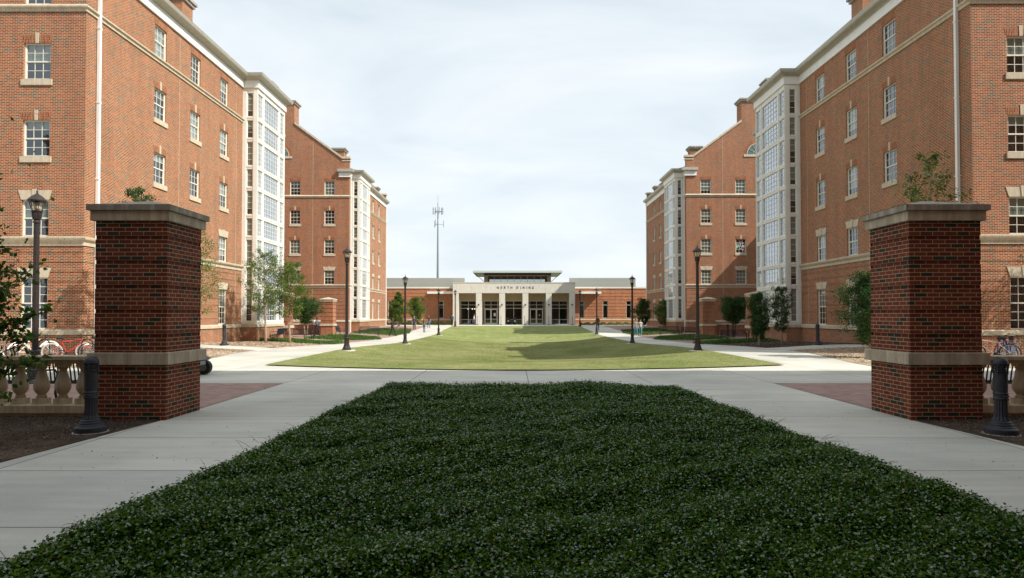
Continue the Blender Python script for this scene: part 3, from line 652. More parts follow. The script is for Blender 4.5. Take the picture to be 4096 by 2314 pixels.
    full = [(X(0), Y1), (X(0), yb0), (X(-P), yb0), (X(-P), yb1), (X(0), yb1), (X(0), ye)]
    mb = MB(); sweep(mb, full, [(0, 16.72), (0.10, 16.72), (0.10, 17.21), (0, 17.21)], sd_)
    mb.box(X(-0.18), X(1.1), Y1 - 0.17, Y1 - 0.0, 16.7, 17.25); mb.build('frieze', M_white, root, o0)
    mb = MB(); sweep(mb, full, [(0, 17.213), (0.14, 17.213), (0.17, 17.26), (0.30, 17.33), (0.42, 17.36), (0.46, 17.42), (0.50, 17.60), (0, 17.60)], sd_)
    mb.box(X(-0.48), X(1.2), Y1 - 0.38, Y1 - 0.004, 17.253, 17.55); mb.build('gutter', M_gutter, root, o0)
    fr = [(X(W), Y1), (X(0), Y1), (X(0), yb0)]
    mb = MB(); sweep(mb, fr, BELT_U, sd_); sweep(mb, fr, BELT_L, sd_)
    mb.build('stone_belt', M_stone, root, o0); mb = MB()
    sweep(mb, [(X(0), yb1), (X(0), ye)], BELT_U, sd_); mb.build('stone_belt', M_stone, root, o0); mb = MB(); sweep(mb, [(X(0), yb1), (X(0), ye)], BELT_L, sd_); mb.build('stone_belt', M_stone, root, o0); mb = MB()
    sweep(mb, [(X(W), Y1)] + full, BASE, sd_); mb.build('base_course', M_stone, root, o0)
    mb = MB(); e = 17.6
    mb.add([(X(0.05), Y1 + .4, e), (X(0.05), ye - .35, e), (X(7.8), ye - .35, 22.4), (X(7.8), Y1 + .4, 22.4), (X(W), Y1 + .4, e), (X(W), ye - .35, e)], [(0, 1, 2, 3), (3, 2, 5, 4)])
    mb.add([(X(-P), yb0, e - 0.003), (X(-P), yb1, e - 0.003), (X(1.2), yb1 - 0.6, e + 0.75), (X(1.2), yb0 + 0.6, e + 0.75), (X(0.1), yb0, e - 0.003), (X(0.1), yb1, e - 0.003)], [(0, 1, 2, 3), (0, 3, 4), (1, 5, 2)])
    mb.build('roof', M_roof, root, o0)
    chimney(root, X(6.03), X(9.57), Y1 + 0.003, Y1 + 1.5, 21.9, 25.1)
    chimney(root, X(2.0), X(3.2), Y1 + 5.5, Y1 + 6.7, 18.5, 21.3)
    chimney(root, X(0.9), X(2.0), ye - 1.6, ye - 0.6, 17.6, 19.4)
    pipe(root, s, Y1 + 0.45, -0.5); pipe(root, s, ye - 0.35, -0.3)
    return root
# ------------------------------------------------------------------ terrain
def sm(a, b, x):
    t = min(1, max(0, (x - a) / (b - a))); return t * t * (3 - 2 * t)
EP = [(-500, 0), (30, 0), (34, -0.02), (48.6, -0.42), (60, -0.5), (70, -0.5), (88, 0.02), (95, 0.03), (104, 0.065), (2000, 0.065)]
def ge(y):
    for (a, za), (b, zb) in zip(EP, EP[1:]):
        if a <= y <= b:
            t = (y - a) / (b - a); return za + (zb - za) * t
    return 0
def gz(x, y):
    e = sum(ge(y + d) for d in (-3, -1.5, 0, 1.5, 3)) / 5
    side = 0.22 * sm(11.5, 17, abs(x)) * sm(24, 34, y) * (1 - sm(85, 100, y))
    D = 0.66 * sm(20.8, 36, y) * (1 - sm(64, 98, y))
    k = max(0.0, 1 - (x / 8.7) ** 2)
    return e + side - D * (k ** 0.8 if k > 0 else 0)
YROWS = sorted(set([-8 + 1.0 * i for i in range(0, 116)]))
def sheet(name, y0, y1, xl, xr, dz, mat, nx=16, ystep=0.5, edge=0.0):
    ys = [y0]
    while ys[-1] < y1 - 1e-6: ys.append(min(y1, (math.floor(ys[-1] / ystep + 1e-6) + 1) * ystep))
    vs = []; nxx = nx + 1
    for y in ys:
        a = xl(y) if callable(xl) else xl; b = xr(y) if callable(xr) else xr
        for i in range(nxx): x = a + (b - a) * i / nx; vs.append((x, y, gz(x, y) + dz))
    n = len(ys)
    fs = [(j * nxx + i, j * nxx + i + 1, (j + 1) * nxx + i + 1, (j + 1) * nxx + i) for j in range(n - 1) for i in range(nx)]
    if edge:
        k0 = len(vs)
        rim = [i for i in range(nxx)] + [j * nxx + nx for j in range(1, n)] + [(n - 1) * nxx + i for i in range(nx - 1, -1, -1)] + [j * nxx for j in range(n - 2, 0, -1)]
        for r_ in rim: x, y, z = vs[r_]; vs.append((x, y, z - edge))
        m = len(rim); fs += [(rim[i], k0 + i, k0 + (i + 1) % m, rim[(i + 1) % m]) for i in range(m)]
    mb = MB(); mb.add(vs, fs); o = mb.build(name, mat, smooth=not edge); structure(o); return o
mb = MB(); g = [(-900, -60), (900, -60), (900, 1500), (-900, 1500)]
mb.add([(x, y, -1.9 if False else -1.75) for x, y in g], [(0, 1, 2, 3)])
structure(mb.build('ground', M_earth))
sheet('ground_far', 104, 900, -500, 500, -0.02, M_earth, 10, 20)['kind'] = 'structure'
sheet('plaza', -30, 112, -60, 60, 0.0, M_conc, 240, 1.0)
DZ = 0.02
def lawn_x(y): return 8.85
lawn_front = lambda x: 20.25 + 2.1 * (abs(x) / 8.85) ** 1.7
# lawn with a bowed front edge
def lawn():
    nx, ny = 72, 150; vs = []
    for j in range(ny + 1):
        for i in range(nx + 1):
            x = -8.85 + 17.7 * i / nx; f = lawn_front(x); t = j / ny; y = f + (95.2 - f) * t
            vs.append((x, y, gz(x, y) + 0.035))
    fs = [(j * (nx + 1) + i, j * (nx + 1) + i + 1, (j + 1) * (nx + 1) + i + 1, (j + 1) * (nx + 1) + i) for j in range(ny) for i in range(nx)]
    mb = MB(); mb.add(vs, fs); structure(mb.build('lawn', M_lawn, smooth=True))
lawn()
for s, nm in ((-1, 'left'), (1, 'right')):
    S = lambda a, b: (a, b) if s > 0 else (-b, -a)
    a, b = S(6.2, 40); sheet('brick_path', 11.7, 16.6, a, b, 0.006, M_pave, 40)
    a = (lambda y: 6.2 + 0.08 * (10.8 - y)); 
    if s > 0: sheet('mulch_ground', 1.0, 11.4, lambda y: 6.2 + 0.075 * (10.8 - y), 22, 0.012, M_mulch, 30, edge=0.012)
    else: sheet('mulch_ground', 1.0, 11.4, -22, lambda y: -6.2 - 0.075 * (10.8 - y), 0.012, M_mulch, 30, edge=0.012)
    w = lambda y: (11.6 + 1.2 * sm(21, 30, y)) - 0.55 * sm(34, 60, y)
    def bed(name, y0, y1, mat, dz=0.012, inner=w, outer=18.6):
        if s > 0: return sheet(name, y0, y1, inner, outer, dz, mat, 14)
        return sheet(name, y0, y1, -outer, (lambda y: -inner(y)) if callable(inner) else -inner, dz, mat, 14)
    bed('straw_ground', 21.4, 31.6, M_tan if s < 0 else M_tan)
    bed('straw_ground', 34.2, 43.5, M_tan if s < 0 else M_mulch)
    bed('brick_path', 47.4, 94, M_pave, 0.006, lambda y: w(y) + 0.15, 32)
# ------------------------------------------------------------------ leaf clouds
def leaf_cloud(name, C, D, S, mat, parent=None, aspect=0.5, fold=0.25, nrm=None):
    """C centres (n,3), D long axes (n,3), S sizes (n,)"""
    n = len(C); D = D / np.maximum(1e-6, np.linalg.norm(D, axis=1, keepdims=True))
    rv = np.random.normal(size=(n, 3)) if nrm is None else nrm
    A = np.cross(D, rv); A /= np.maximum(1e-6, np.linalg.norm(A, axis=1, keepdims=True)); N = np.cross(D, A)
    s = S[:, None]
    p0 = C - D * s * 0.5; p2 = C + D * s * 0.5
    p1 = C + A * s * aspect * 0.5 + N * s * fold * 0.3 + D * s * 0.05; p3 = C - A * s * aspect * 0.5 + N * s * fold * 0.3 + D * s * 0.05
    V = np.stack([p0, p1, p2, p3], axis=1).reshape(-1, 3).astype(np.float32)
    me = bpy.data.meshes.new(name); me.vertices.add(4 * n); me.vertices.foreach_set('co', V.ravel())
    me.loops.add(4 * n); me.polygons.add(n)
    me.loops.foreach_set('vertex_index', np.arange(4 * n, dtype=np.int32))
    me.polygons.foreach_set('loop_start', np.arange(0, 4 * n, 4, dtype=np.int32)); me.polygons.foreach_set('loop_total', np.full(n, 4, dtype=np.int32))
    me.materials.append(mat); me.update(calc_edges=True)
    return obj(name, me, parent)
rng = np.random.default_rng(3); np.random.seed(4)
def vnoise(x, y, sc_, seed=0):
    r_ = np.random.default_rng(seed); o = np.zeros_like(x)
    for k in range(5):
        a, b, ph = r_.normal(0, 1), r_.normal(0, 1), r_.uniform(0, 6.28); o += np.sin((x * a + y * b) * sc_ + ph)
    return o / 3.0
def bedw(y): return 3.78 - 0.042 * (y - 3)
def gc_top(x, y):
    e = np.minimum(bedw(y) - np.abs(x), 14.75 - y + 0.12 * vnoise(x, y * 0, 3.1, 9))
    return (0.23 + 0.05 * vnoise(x, y, 2.2, 1) + 0.035 * vnoise(x, y, 7, 2)) * np.clip(e / 0.28, 0, 1) ** 0.5
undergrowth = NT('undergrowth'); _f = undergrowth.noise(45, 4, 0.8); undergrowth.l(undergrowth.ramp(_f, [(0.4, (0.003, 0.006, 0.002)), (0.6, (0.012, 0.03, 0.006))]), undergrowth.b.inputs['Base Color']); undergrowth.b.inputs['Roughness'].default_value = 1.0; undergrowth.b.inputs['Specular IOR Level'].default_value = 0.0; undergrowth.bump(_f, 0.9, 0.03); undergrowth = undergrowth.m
def groundcover():
    xs = np.linspace(-4, 4, 90); ys = np.linspace(1.2, 15, 150); vs = []; 
    X, Y = np.meshgrid(xs, ys); W_ = bedw(Y); X = X / 4 * W_; Y = 1.2 + (Y - 1.2) * (13.5 / 13.8)
    Z = gc_top(X, Y) - 0.045; Z = np.maximum(Z, 0.02)
    nx, ny = 90, 150
    V = np.stack([X, Y, Z], -1).reshape(-1, 3)
    mb = MB(); mb.add([tuple(v) for v in V], [(j * nx + i, j * nx + i + 1, (j + 1) * nx + i + 1, (j + 1) * nx + i) for j in range(ny - 1) for i in range(nx - 1)])
    root = empty('groundcover', (0, 8, 0)); tag(root, 'dense dark green creeping groundcover filling the long bed between the two walks', 'groundcover', kind='stuff')
    b = mb.build('soil_mound', undergrowth, root, wl(root, (0, 0, 0))); b['kind'] = 'stuff'
    C = []; S_ = []; 
    for (ya, yb, dens, sz) in ((2.6, 6.2, 5600, 0.029), (6.2, 9, 3900, 0.032), (9, 12, 2800, 0.036), (12, 14.85, 2200, 0.041)):
        n = int(dens * (yb - ya) * 7.7); x = rng.uniform(-3.95, 3.95, n); y = rng.uniform(ya, yb, n)
        k = (np.abs(x) < bedw(y) + 0.04); x, y = x[k], y[k]; z = gc_top(x, y) + rng.normal(-0.018, 0.022, len(x)); z = np.maximum(z, 0.01)
        C.append(np.stack([x, y, z], 1)); S_.append(rng.uniform(0.6, 1.25, len(x)) * sz)
    # shoots that poke above and over the edge
    n = 420; y = rng.uniform(3, 14.9, n); sgn = rng.choice([-1, 1], n); x = sgn * (bedw(y) - rng.uniform(-0.06, 0.25, n))
    bk = rng.random(n) < 0.25; x = np.where(bk, rng.uniform(-3.3, 3.3, n), x); y = np.where(bk, 14.75 + rng.uniform(-0.3, 0.08, n), y)
    base = np.stack([x, y, gc_top(x, y)], 1)
    for k in range(1, 5):
        dirv = np.stack([np.where(bk, rng.normal(0, .4, n), sgn * rng.uniform(0.0, 0.6, n)), rng.normal(0, 0.5, n), rng.uniform(0.4, 1.0, n)], 1)
        if k == 1: d0 = dirv
        C.append(base + d0 * 0.016 * k + rng.normal(0, 0.008, (n, 3))); S_.append(np.full(n, 0.026) * rng.uniform(0.7, 1.2, n))
    C = np.concatenate(C); S_ = np.concatenate(S_); n = len(C)
    D = np.stack([rng.normal(0, 1, n), rng.normal(0, 1, n), rng.normal(0.15, 0.45, n)], 1)
    N = np.stack([rng.normal(0, 0.6, n), rng.normal(-0.05, 0.6, n), np.ones(n)], 1)
    D = D - N * (np.sum(D * N, 1) / np.sum(N * N, 1))[:, None]
    o = leaf_cloud('leaves', C, D, S_, M_jas, root, 0.62, 0.25, N); o.location = wl(root, (0, 0, 0)); o['kind'] = 'stuff'
    mb = MB()
    for i in range(45):
        s_ = random.choice([-1, 1]); y = random.uniform(3.2, 14); x = s_ * (bedw(y) - 0.02); z = 0.15; p = [(x, y, z)]
        dx, dy, dzz = s_ * random.uniform(0.02, 0.06), random.uniform(-0.04, 0.04), random.uniform(0.01, 0.05)
        for k in range(3): q = p[-1]; p.append((q[0] + dx, q[1] + dy, q[2] + dzz - 0.012 * k))
        mb.tube(p, [0.0025, 0.002, 0.0018, 0.001], 4)
    o = mb.build('stems', paint((0.14, 0.09, 0.04), 0.8), root, wl(root, (0, 0, 0))); o['kind'] = 'stuff'
groundcover()
# grass blades on the near part of the lawn
def lawn_grass():
    n = 230000; y = 20.2 + 45 * rng.random(n) ** 1.8; x = rng.uniform(-8.85, 8.85, n); k = y > 20.25 + 2.1 * (np.abs(x) / 8.85) ** 1.7 - 0.03
    x, y = x[k], y[k]; z = np.array([gz(a, b) for a, b in zip(x, y)]) + 0.045; n = len(x)
    D = np.stack([rng.normal(0, 0.5, n), rng.normal(0, 0.5, n), np.ones(n)], 1)
    o = leaf_cloud('lawn_grass', np.stack([x, y, z], 1), D, rng.uniform(0.02, 0.04, n) * (0.75 + 0.03 * (y - 20)), M_grass, None, 0.3, 0.1)
    tag(o, 'short mown grass blades along the near half of the lawn', 'grass', kind='stuff')
lawn_grass()
def scatter(name, x0, x1, y0, y1, n, sz, mat, label, f=None):
    x = rng.uniform(x0, x1, n); y = y0 + (y1 - y0) * rng.random(n)
    if f is not None: k = f(x, y); x, y = x[k], y[k]
    z = np.array([gz(a, b) for a, b in zip(x, y)]) + 0.018 + rng.random(len(x)) * 0.012; m = len(x)
    D = np.stack([rng.normal(0, 1, m), rng.normal(0, 1, m), rng.normal(0, 0.25, m)], 1); N = np.stack([rng.normal(0, 0.4, m), rng.normal(0, 0.4, m), np.ones(m)], 1)
    o = leaf_cloud(name, np.stack([x, y, z], 1), D, rng.uniform(0.5, 1.5, m) * sz, mat, None, 0.4, 0.3, N); tag(o, label, 'mulch', kind='stuff')
scatter('mulch_chips', -11, -6.2, 7, 11.3, 14000, 0.03, M_chip, 'dark bark mulch scattered round the left bollard', lambda x, y: x < -6.25 - 0.075 * (10.8 - y))
scatter('mulch_chips', 6.2, 11, 7, 11.3, 14000, 0.03, M_chip, 'dark bark mulch scattered round the right bollard', lambda x, y: x > 6.25 + 0.075 * (10.8 - y))
scatter('straw_chips', -18, -12.2, 21.5, 31.5, 9000, 0.07, M_straw, 'pale straw mulch on the bed left of the plaza', lambda x, y: -x > 11.7 + 1.2 * np.clip((y - 21) / 9, 0, 1))
scatter('straw_chips', 12.0, 18, 21.5, 31.5, 9000, 0.07, M_straw, 'pale straw mulch on the bed right of the plaza', lambda x, y: x > 11.7 + 1.2 * np.clip((y - 21) / 9, 0, 1))
scatter('straw_chips', -18, -12.9, 34.3, 43.4, 7000, 0.08, M_straw, 'straw mulch under the two loose trees by the left bay')
scatter('mulch_chips', 12.9, 18, 34.3, 43.4, 7000, 0.08, M_chip, 'dark mulch under the two trees by the right bay')
def litter():
    n = 420; x = np.concatenate([rng.uniform(-6.1, -3.6, 150), rng.uniform(3.6, 6.1, 150), rng.uniform(-9, 9, n - 300)]); y = np.concatenate([rng.uniform(4, 14, 300), rng.uniform(15, 20, n - 300)])
    D = np.stack([rng.normal(0, 1, n), rng.normal(0, 1, n), rng.normal(0, .2, n)], 1); N = np.stack([rng.normal(0, .3, n), rng.normal(0, .3, n), np.ones(n)], 1)
    o = leaf_cloud('fallen_leaves', np.stack([x, y, np.full(n, 0.012)], 1), D, rng.uniform(0.01, 0.035, n), M_chip, None, 0.5, 0.4, N); tag(o, 'tiny dry leaves and grit scattered on the shaded concrete walks', 'litter', kind='stuff')
litter()
def low_bed(x0, x1, y0, y1, label, h=0.22, n=9000, mat=None, cut=None):
    x = rng.uniform(x0, x1, n); y = rng.uniform(y0, y1, n)
    if cut is not None: k = cut(x, y); x, y = x[k], y[k]
    z = np.array([gz(a, b) for a, b in zip(x, y)]) + rng.random(len(x)) ** 0.6 * h * (0.8 + 0.3 * vnoise(x, y, 1.5, 5)); m = len(x)
    D = np.stack([rng.normal(0, 1, m), rng.normal(0, 1, m), rng.normal(0.6, 0.5, m)], 1)
    o = leaf_cloud('groundcover', np.stack([x, y, z], 1), D, rng.uniform(0.06, 0.13, m), mat or M_leafG, None, 0.5)
    tag(o, label, 'groundcover', kind='stuff')
for s in (-1, 1):
    sd_n = 'left' if s < 0 else 'right'
    q = lambda a, b: (a, b) if s > 0 else (-b, -a)
    a, b = q(12.3, 17.2)
    low_bed(a, b, 42.6, 46.6, 'green groundcover strip in front of the black bench, %s of the lawn' % sd_n, cut=lambda x, y: (y < 46.6) & ((y - 42.6) > (15.4 - np.abs(x)) * -0.3) & ((np.abs(x) > 12.3 + 0.5 * (43.8 - y))) )
    a, b = q(11.9, 17.0)
    low_bed(a, b, 51.8, 61.5, 'broad green groundcover bed before the brick pier, %s of the lawn' % sd_n, n=16000, cut=lambda x, y: np.abs(x) > 11.9 + 0.35 * np.abs(y - 57.5))
    a, b = q(11.9, 17.2)
    low_bed(a, b, 67.5, 79, 'green groundcover bed behind the far bench, %s of the lawn' % sd_n, n=14000, cut=lambda x, y: np.abs(x) > 11.9 + 0.12 * np.abs(y - 73))
# ------------------------------------------------------------------ buildings
hall_near(-1, 27.2, 'sunlit brick residence hall with white glazed bay at the left edge')
hall_near(1, 26.5, 'shaded brick residence hall with glazed bay at the right edge')
hall_far(-1, 71.2, 'far brick hall with stepped gable, left of the dining hall')
hall_far(1, 70.4, 'far brick hall with paper letters in a window, right of the dining hall')
# unseen hall beside the viewer, placed and sized to shade the forecourt
def shade_hall():
    root = tag(empty('unseen_hall', (9, 8.5, 0)), 'unseen tall brick hall beside the viewer, sized to shade the forecourt', 'building')
    o0 = wl(root, (0, 0, 0)); holes = []
    for k in range(8):
        for fl, (a, b) in FLOORS.items(): holes.append((3 + 4.4 * k - .57, 3 + 4.4 * k + .57, a, b))
    mb = MB(); T = Matrix.Translation((48, 8.5, 0)) @ Matrix.Rotation(math.pi, 4, 'Z'); mb.T = T; wall(mb, 39, 0, 24, holes, rust=RUST)
    T2 = Matrix.Translation((9, 8.5, 0)) @ Matrix.Rotation(R(-90), 4, 'Z'); mb.T = T2; wall(mb, 46, 0, 24, holes, rust=RUST)
    mb.T = None; mb.quad((48, 8.5, 0), (48, -37.5, 0), (48, -37.5, 24), (48, 8.5, 24)); mb.quad((9, -37.5, 0), (48, -37.5, 0), (48, -37.5, 24), (9, -37.5, 24))
    mb.build('brick_wall', M_brick, root, o0)
    mb = MB(); mb.box(8.8, 48.2, -37.7, 8.7, 24, 24.4); mb.build('roof', M_roof, root, o0)
    mb = MB()
    for h in holes: mb.quad((48 - h[0], 8.4, h[2]), (48 - h[1], 8.4, h[2]), (48 - h[1], 8.4, h[3]), (48 - h[0], 8.4, h[3])); mb.quad((9.1, 8.5 - h[0], h[2]), (9.1, 8.5 - h[1], h[2]), (9.1, 8.5 - h[1], h[3]), (9.1, 8.5 - h[0], h[3]))
    mb.build('window_glazing', paint((0.05, 0.06, 0.06), 0.08), root, o0)
shade_hall()
def sky_block_hall():  # added out of view to keep rear sky light off the piers
    root = tag(empty('unseen_hall', (-17, -5, 0)), 'unseen long brick hall added behind the viewer to darken the pier fronts', 'building'); o0 = wl(root, (0, 0, 0))
    mb = MB(); holes = [(3 + 4.4 * k - .57, 3 + 4.4 * k + .57, a, b) for k in range(11) for (a, b) in FLOORS.values()]
    mb.T = Matrix.Translation((8.9, -5, 0)) @ Matrix.Rotation(math.pi, 4, 'Z'); wall(mb, 52, 0, 17.5, holes, rust=RUST); mb.T = None
    mb.quad((-43.1, -5, 0), (-43.1, -20, 0), (-43.1, -20, 17.5), (-43.1, -5, 17.5)); mb.quad((-43.1, -20, 0), (8.9, -20, 0), (8.9, -20, 17.5), (-43.1, -20, 17.5))
    mb.build('brick_wall', M_brick, root, o0); MB().box(-43.3, 8.7, -20.2, -4.8, 17.5, 18).build('roof', M_roof, root, o0)
    mb = MB()
    for h in holes: mb.quad((8.9 - h[0], -5.1, h[2]), (8.9 - h[1], -5.1, h[2]), (8.9 - h[1], -5.1, h[3]), (8.9 - h[0], -5.1, h[3]))
    mb.build('window_glazing', paint((0.05, 0.06, 0.06), 0.08), root, o0)
sky_block_hall()
# ------------------------------------------------------------------ dining hall
def dining():
    YF = 104.0; XC = -0.15
    root = tag(empty('dining_hall', (XC, YF, 0.065)), 'low brick dining hall with a pale concrete portico closing the lawn', 'building')
    o0 = wl(root, (0, 0, 0)); z0 = 0.065; YG = YF + 2.9; YW = YF + 2.4
    cx_ = [-9.35, -5.68, -1.98, 1.72, 5.44, 9.15]
    for c in cx_: MB().box(XC + c - 0.46, XC + c + 0.46, YF, YF + 0.92, z0, 5.12).build('column', M_conc_port, root, o0, bevel=0.015)
    MB().box(XC - 9.81, XC + 9.61, YF - 0.02, YF + 0.95, 5.12, 6.75).build('frieze', M_conc_port, root, o0)
    MB().box(XC - 9.86, XC + 9.66, YF - 0.08, YG + 0.3, 6.75, 6.84).box(XC - 9.8, XC + 9.6, YF + 0.95, YG, 5.3, 5.4, 1).box(XC - 9.8, XC - 9.4, YF + 0.95, YG, 5.4, 6.75).box(XC + 9.2, XC + 9.6, YF + 0.95, YG, 5.4, 6.75).build('portico_roof', [M_conc_port, M_soffit], root, o0)
    # lettering NORTH DINING
    G = {'N': [(0, 0, 0, 4), (0, 4, 2.6, 0), (2.6, 0, 2.6, 4)], 'O': [(0.1, 1, 0.1, 3), (2.5, 1, 2.5, 3), (0.1, 3, .8, 4), (.8, 4, 1.8, 4), (1.8, 4, 2.5, 3), (0.1, 1, .8, 0), (.8, 0, 1.8, 0), (1.8, 0, 2.5, 1)],
         'R': [(0, 0, 0, 4), (0, 4, 1.8, 4), (1.8, 4, 2.1, 3), (2.1, 3, 1.8, 2.1), (0, 2.1, 1.8, 2.1), (1, 2.1, 2.4, 0)], 'T': [(0, 4, 2.6, 4), (1.3, 0, 1.3, 4)], 'H': [(0, 0, 0, 4), (2.5, 0, 2.5, 4), (0, 2, 2.5, 2)],
         'D': [(0, 0, 0, 4), (0, 4, 1.6, 4), (1.6, 4, 2.5, 3), (2.5, 3, 2.5, 1), (2.5, 1, 1.6, 0), (0, 0, 1.6, 0)], 'I': [(1, 0, 1, 4), (.6, 0, 1.4, 0), (.6, 4, 1.4, 4)],
         'G': [(2.4, 3.4, 1.7, 4), (.8, 4, 1.7, 4), (0.1, 3, .8, 4), (0.1, 1, 0.1, 3), (0.1, 1, .8, 0), (.8, 0, 2.4, 0), (2.4, 0, 2.4, 1.7), (1.6, 1.7, 2.6, 1.7)]}
    m = MB(); word = 'NORTH DINING'; sc_ = 0.085; x = XC - 2.75; pitch = [0.55, 0.56, 0.53, 0.53, 0.55, 0.39, 0.55, 0.44, 0.52, 0.42, 0.52, 0.5]
    for ch, dp in zip(word, pitch):
        if ch != ' ':
            for (a, b, c, d) in G[ch]: m.tube([(x + a * sc_, YF - 0.045, 5.83 + b * sc_), (x + c * sc_, YF - 0.045, 5.83 + d * sc_ + 1e-4)], 0.024, 6)
        x += dp
    m.build('lettering', paint((0.03, 0.028, 0.025), 0.5), root, o0)
    # recessed glazed front
    mb = MB(); wz = 3.93
    bays = [(cx_[i] + 0.46, cx_[i + 1] - 0.46) for i in range(5)]
    holes = [(a + 0.02 + 9.81, b - 0.02 + 9.81, z0, wz) for a, b in bays]
    wall(mb, 19.42, z0 - 1, 5.3, holes, rec=0.1); mb.build('inner_wall', M_soffit, root, wl(root, (XC - 9.81, YG, 0)))
    MB().box(XC - 9.7, XC + 9.5, YG + 3.5, YG + 3.6, z0, 5.2).build('interior_wall', paint((0.05, 0.045, 0.04), 0.9), root, o0)
    MB().quad((XC - 9.7, YG + 0.12, 0.07), (XC + 9.5, YG + 0.12, 0.07), (XC + 9.5, YG + 3.5, 0.07), (XC - 9.7, YG + 3.5, 0.07)).quad((XC - 9.7, YG + 0.12, 5.0), (XC + 9.5, YG + 0.12, 5.0), (XC + 9.5, YG + 3.5, 5.0), (XC - 9.7, YG + 3.5, 5.0)).build('interior_floor', M_dark, root, o0)
    MET = paint((0.55, 0.54, 0.46), 0.4, 0.2)
    for i, (a, b) in enumerate(bays):
        a += XC + 0.02; b += XC - 0.02; mb = MB(); mid = (a + b) / 2; y = YG + 0.02; t = 0.035
        vs_ = [a + t, a + 0.33, mid, b - 0.33, b - t] if i in (1, 3) else [a + t, mid, b - t]
        for zz in (0.12, 3.28, 3.9): mb.box(a, b, y, y + 0.09, zz - t, zz + t)
        mb.box(a, b, y + .002, y + 0.088, 2.72 - t, 2.72 + t)
        if i not in (1, 3): mb.box(a, b, y + .002, y + 0.088, 0.86, 0.92)
        for v_ in (vs_ if i not in (1, 3) else [a + t, a + 0.3, b - 0.3, b - t]): mb.box(v_ - t, v_ + t, y + 0.004, y + 0.086, 0.12, 3.9)
        if i in (1, 3): mb.box(mid - t, mid + t, y + .004, y + .086, 2.75, 3.9)
        f = mb.build('storefront', MET, root, o0)
        MB().quad((a, y + 0.05, z0), (b, y + 0.05, z0), (b, y + 0.05, wz), (a, y + 0.05, wz)).build('pane', M_dglass, f)
        if i in (1, 3):
            for k in (0, 1):
                da = a + 0.34 + k * (b - a - 0.68) / 2; db = da + (b - a - 0.68) / 2 - 0.01; mb = MB(); yy = y - 0.03; u = 0.11
                mb.box(da, da + u, yy, yy + 0.05, z0, 2.62).box(db - u, db, yy, yy + 0.05, z0, 2.62).box(da + u, db - u, yy, yy + 0.05, 2.48, 2.62).box(da + u, db - u, yy, yy + 0.05, z0, 0.34).box(da + u, db - u, yy, yy + 0.05, 0.92, 1.0)
                d_ = mb.build('door', paint((0.60, 0.60, 0.55), 0.35, 0.2), root, o0)
                hx = db - 0.07 if k == 0 else da + 0.07
                MB().tube([(hx, yy - 0.06, 0.95), (hx, yy - 0.06, 1.3)], 0.015, 6).build('handle', M_chrome, d_)
                MB().quad((da + u, yy + 0.02, 0.34), (db - u, yy + 0.02, 0.34), (db - u, yy + 0.02, 2.48), (da + u, yy + 0.02, 2.48)).build('pane', M_dglass, d_)
                if (i, k) == (1, 1): MB().box(da + 0.42, da + 0.78, yy - 0.012, yy - 0.002, 1.45, 1.95).build('notice', paint((0.7, 0.7, 0.66), 0.8), d_)
                if (i, k) == (3, 1): MB().box(da + 0.40, da + 0.58, yy - 0.012, yy - 0.002, 1.45, 1.75).build('notice', paint((0.65, 0.45, 0.08), 0.8), d_)
    # wall lights on the columns
    for c in cx_[1:]:
        m = MB(); x = XC + c - 0.02; m.lathe([(0.11, 0), (0.13, 0.05), (0.10, 0.22), (0.02, 0.26)], 10, (x, YF - 0.16, 3.15)); m.box(x - 0.04, x + 0.04, YF - 0.1, YF, 3.2, 3.3); m.build('wall_light', M_lamp, root, o0)
    for x_ in (-7.3, -6.6, -6.2): MB().lathe([(0.02, 0), (0.09, 0.03), (0.09, 0.12), (0.02, 0.16)], 10, (XC + x_ - 0.4, YG + 1.8, 2.55)).build('pendant_lamp', glow, root, o0)
    # clerestory and roof
    YC = YF + 8; xa, xb = XC - 5.2, XC + 6.25
    mb = MB(); n = 9; wa, wb = xa + 0.6, xb - 0.6; hw = (wb - wa) / n
    wall(mb, xb - xa, 5.5, 9.0, [(0.6, xb - xa - 0.6, 6.3, 8.35)], rec=0.1)
    mb.build('clerestory_wall', paint((0.42, 0.36, 0.24), 0.8), root, wl(root, (xa, YC, 0)))
    MB().box(xa - 0.02, xb + 0.02, YC - 0.12, YC - 0.004, 8.45, 8.74).build('clerestory_fascia', paint((0.10, 0.055, 0.035), 0.6), root, o0)
    mb = MB()
    for k in range(n + 1): mb.box(wa + hw * k - 0.035, wa + hw * k + 0.035, YC + 0.01, YC + 0.08, 6.3, 8.35)
    mb.box(wa, wb, YC + 0.012, YC + 0.078, 7.22, 7.28).box(wa, wb, YC + 0.012, YC + 0.078, 8.30, 8.35)
    f = mb.build('clerestory_window', MET, root, o0); MB().quad((wa, YC + 0.05, 6.3), (wb, YC + 0.05, 6.3), (wb, YC + 0.05, 8.35), (wa, YC + 0.05, 8.35)).build('pane', M_dglass, f)
    mb = MB(); wall(mb, xb - xa, 5.5, 9.0, [(0.6, xb - xa - 0.6, 6.3, 8.2)], rec=0.1); mb.build('clerestory_wall', M_soffit, root, wl(root, (xa, YC + 9, 0)))
    mb = MB(); mb.box(xa, xa + 0.1, YC + 0.1, YC + 9, 5.5, 8.9).box(xb - .1, xb, YC + 0.1, YC + 9, 5.5, 8.9).build('clerestory_wall', M_soffit, root, o0)
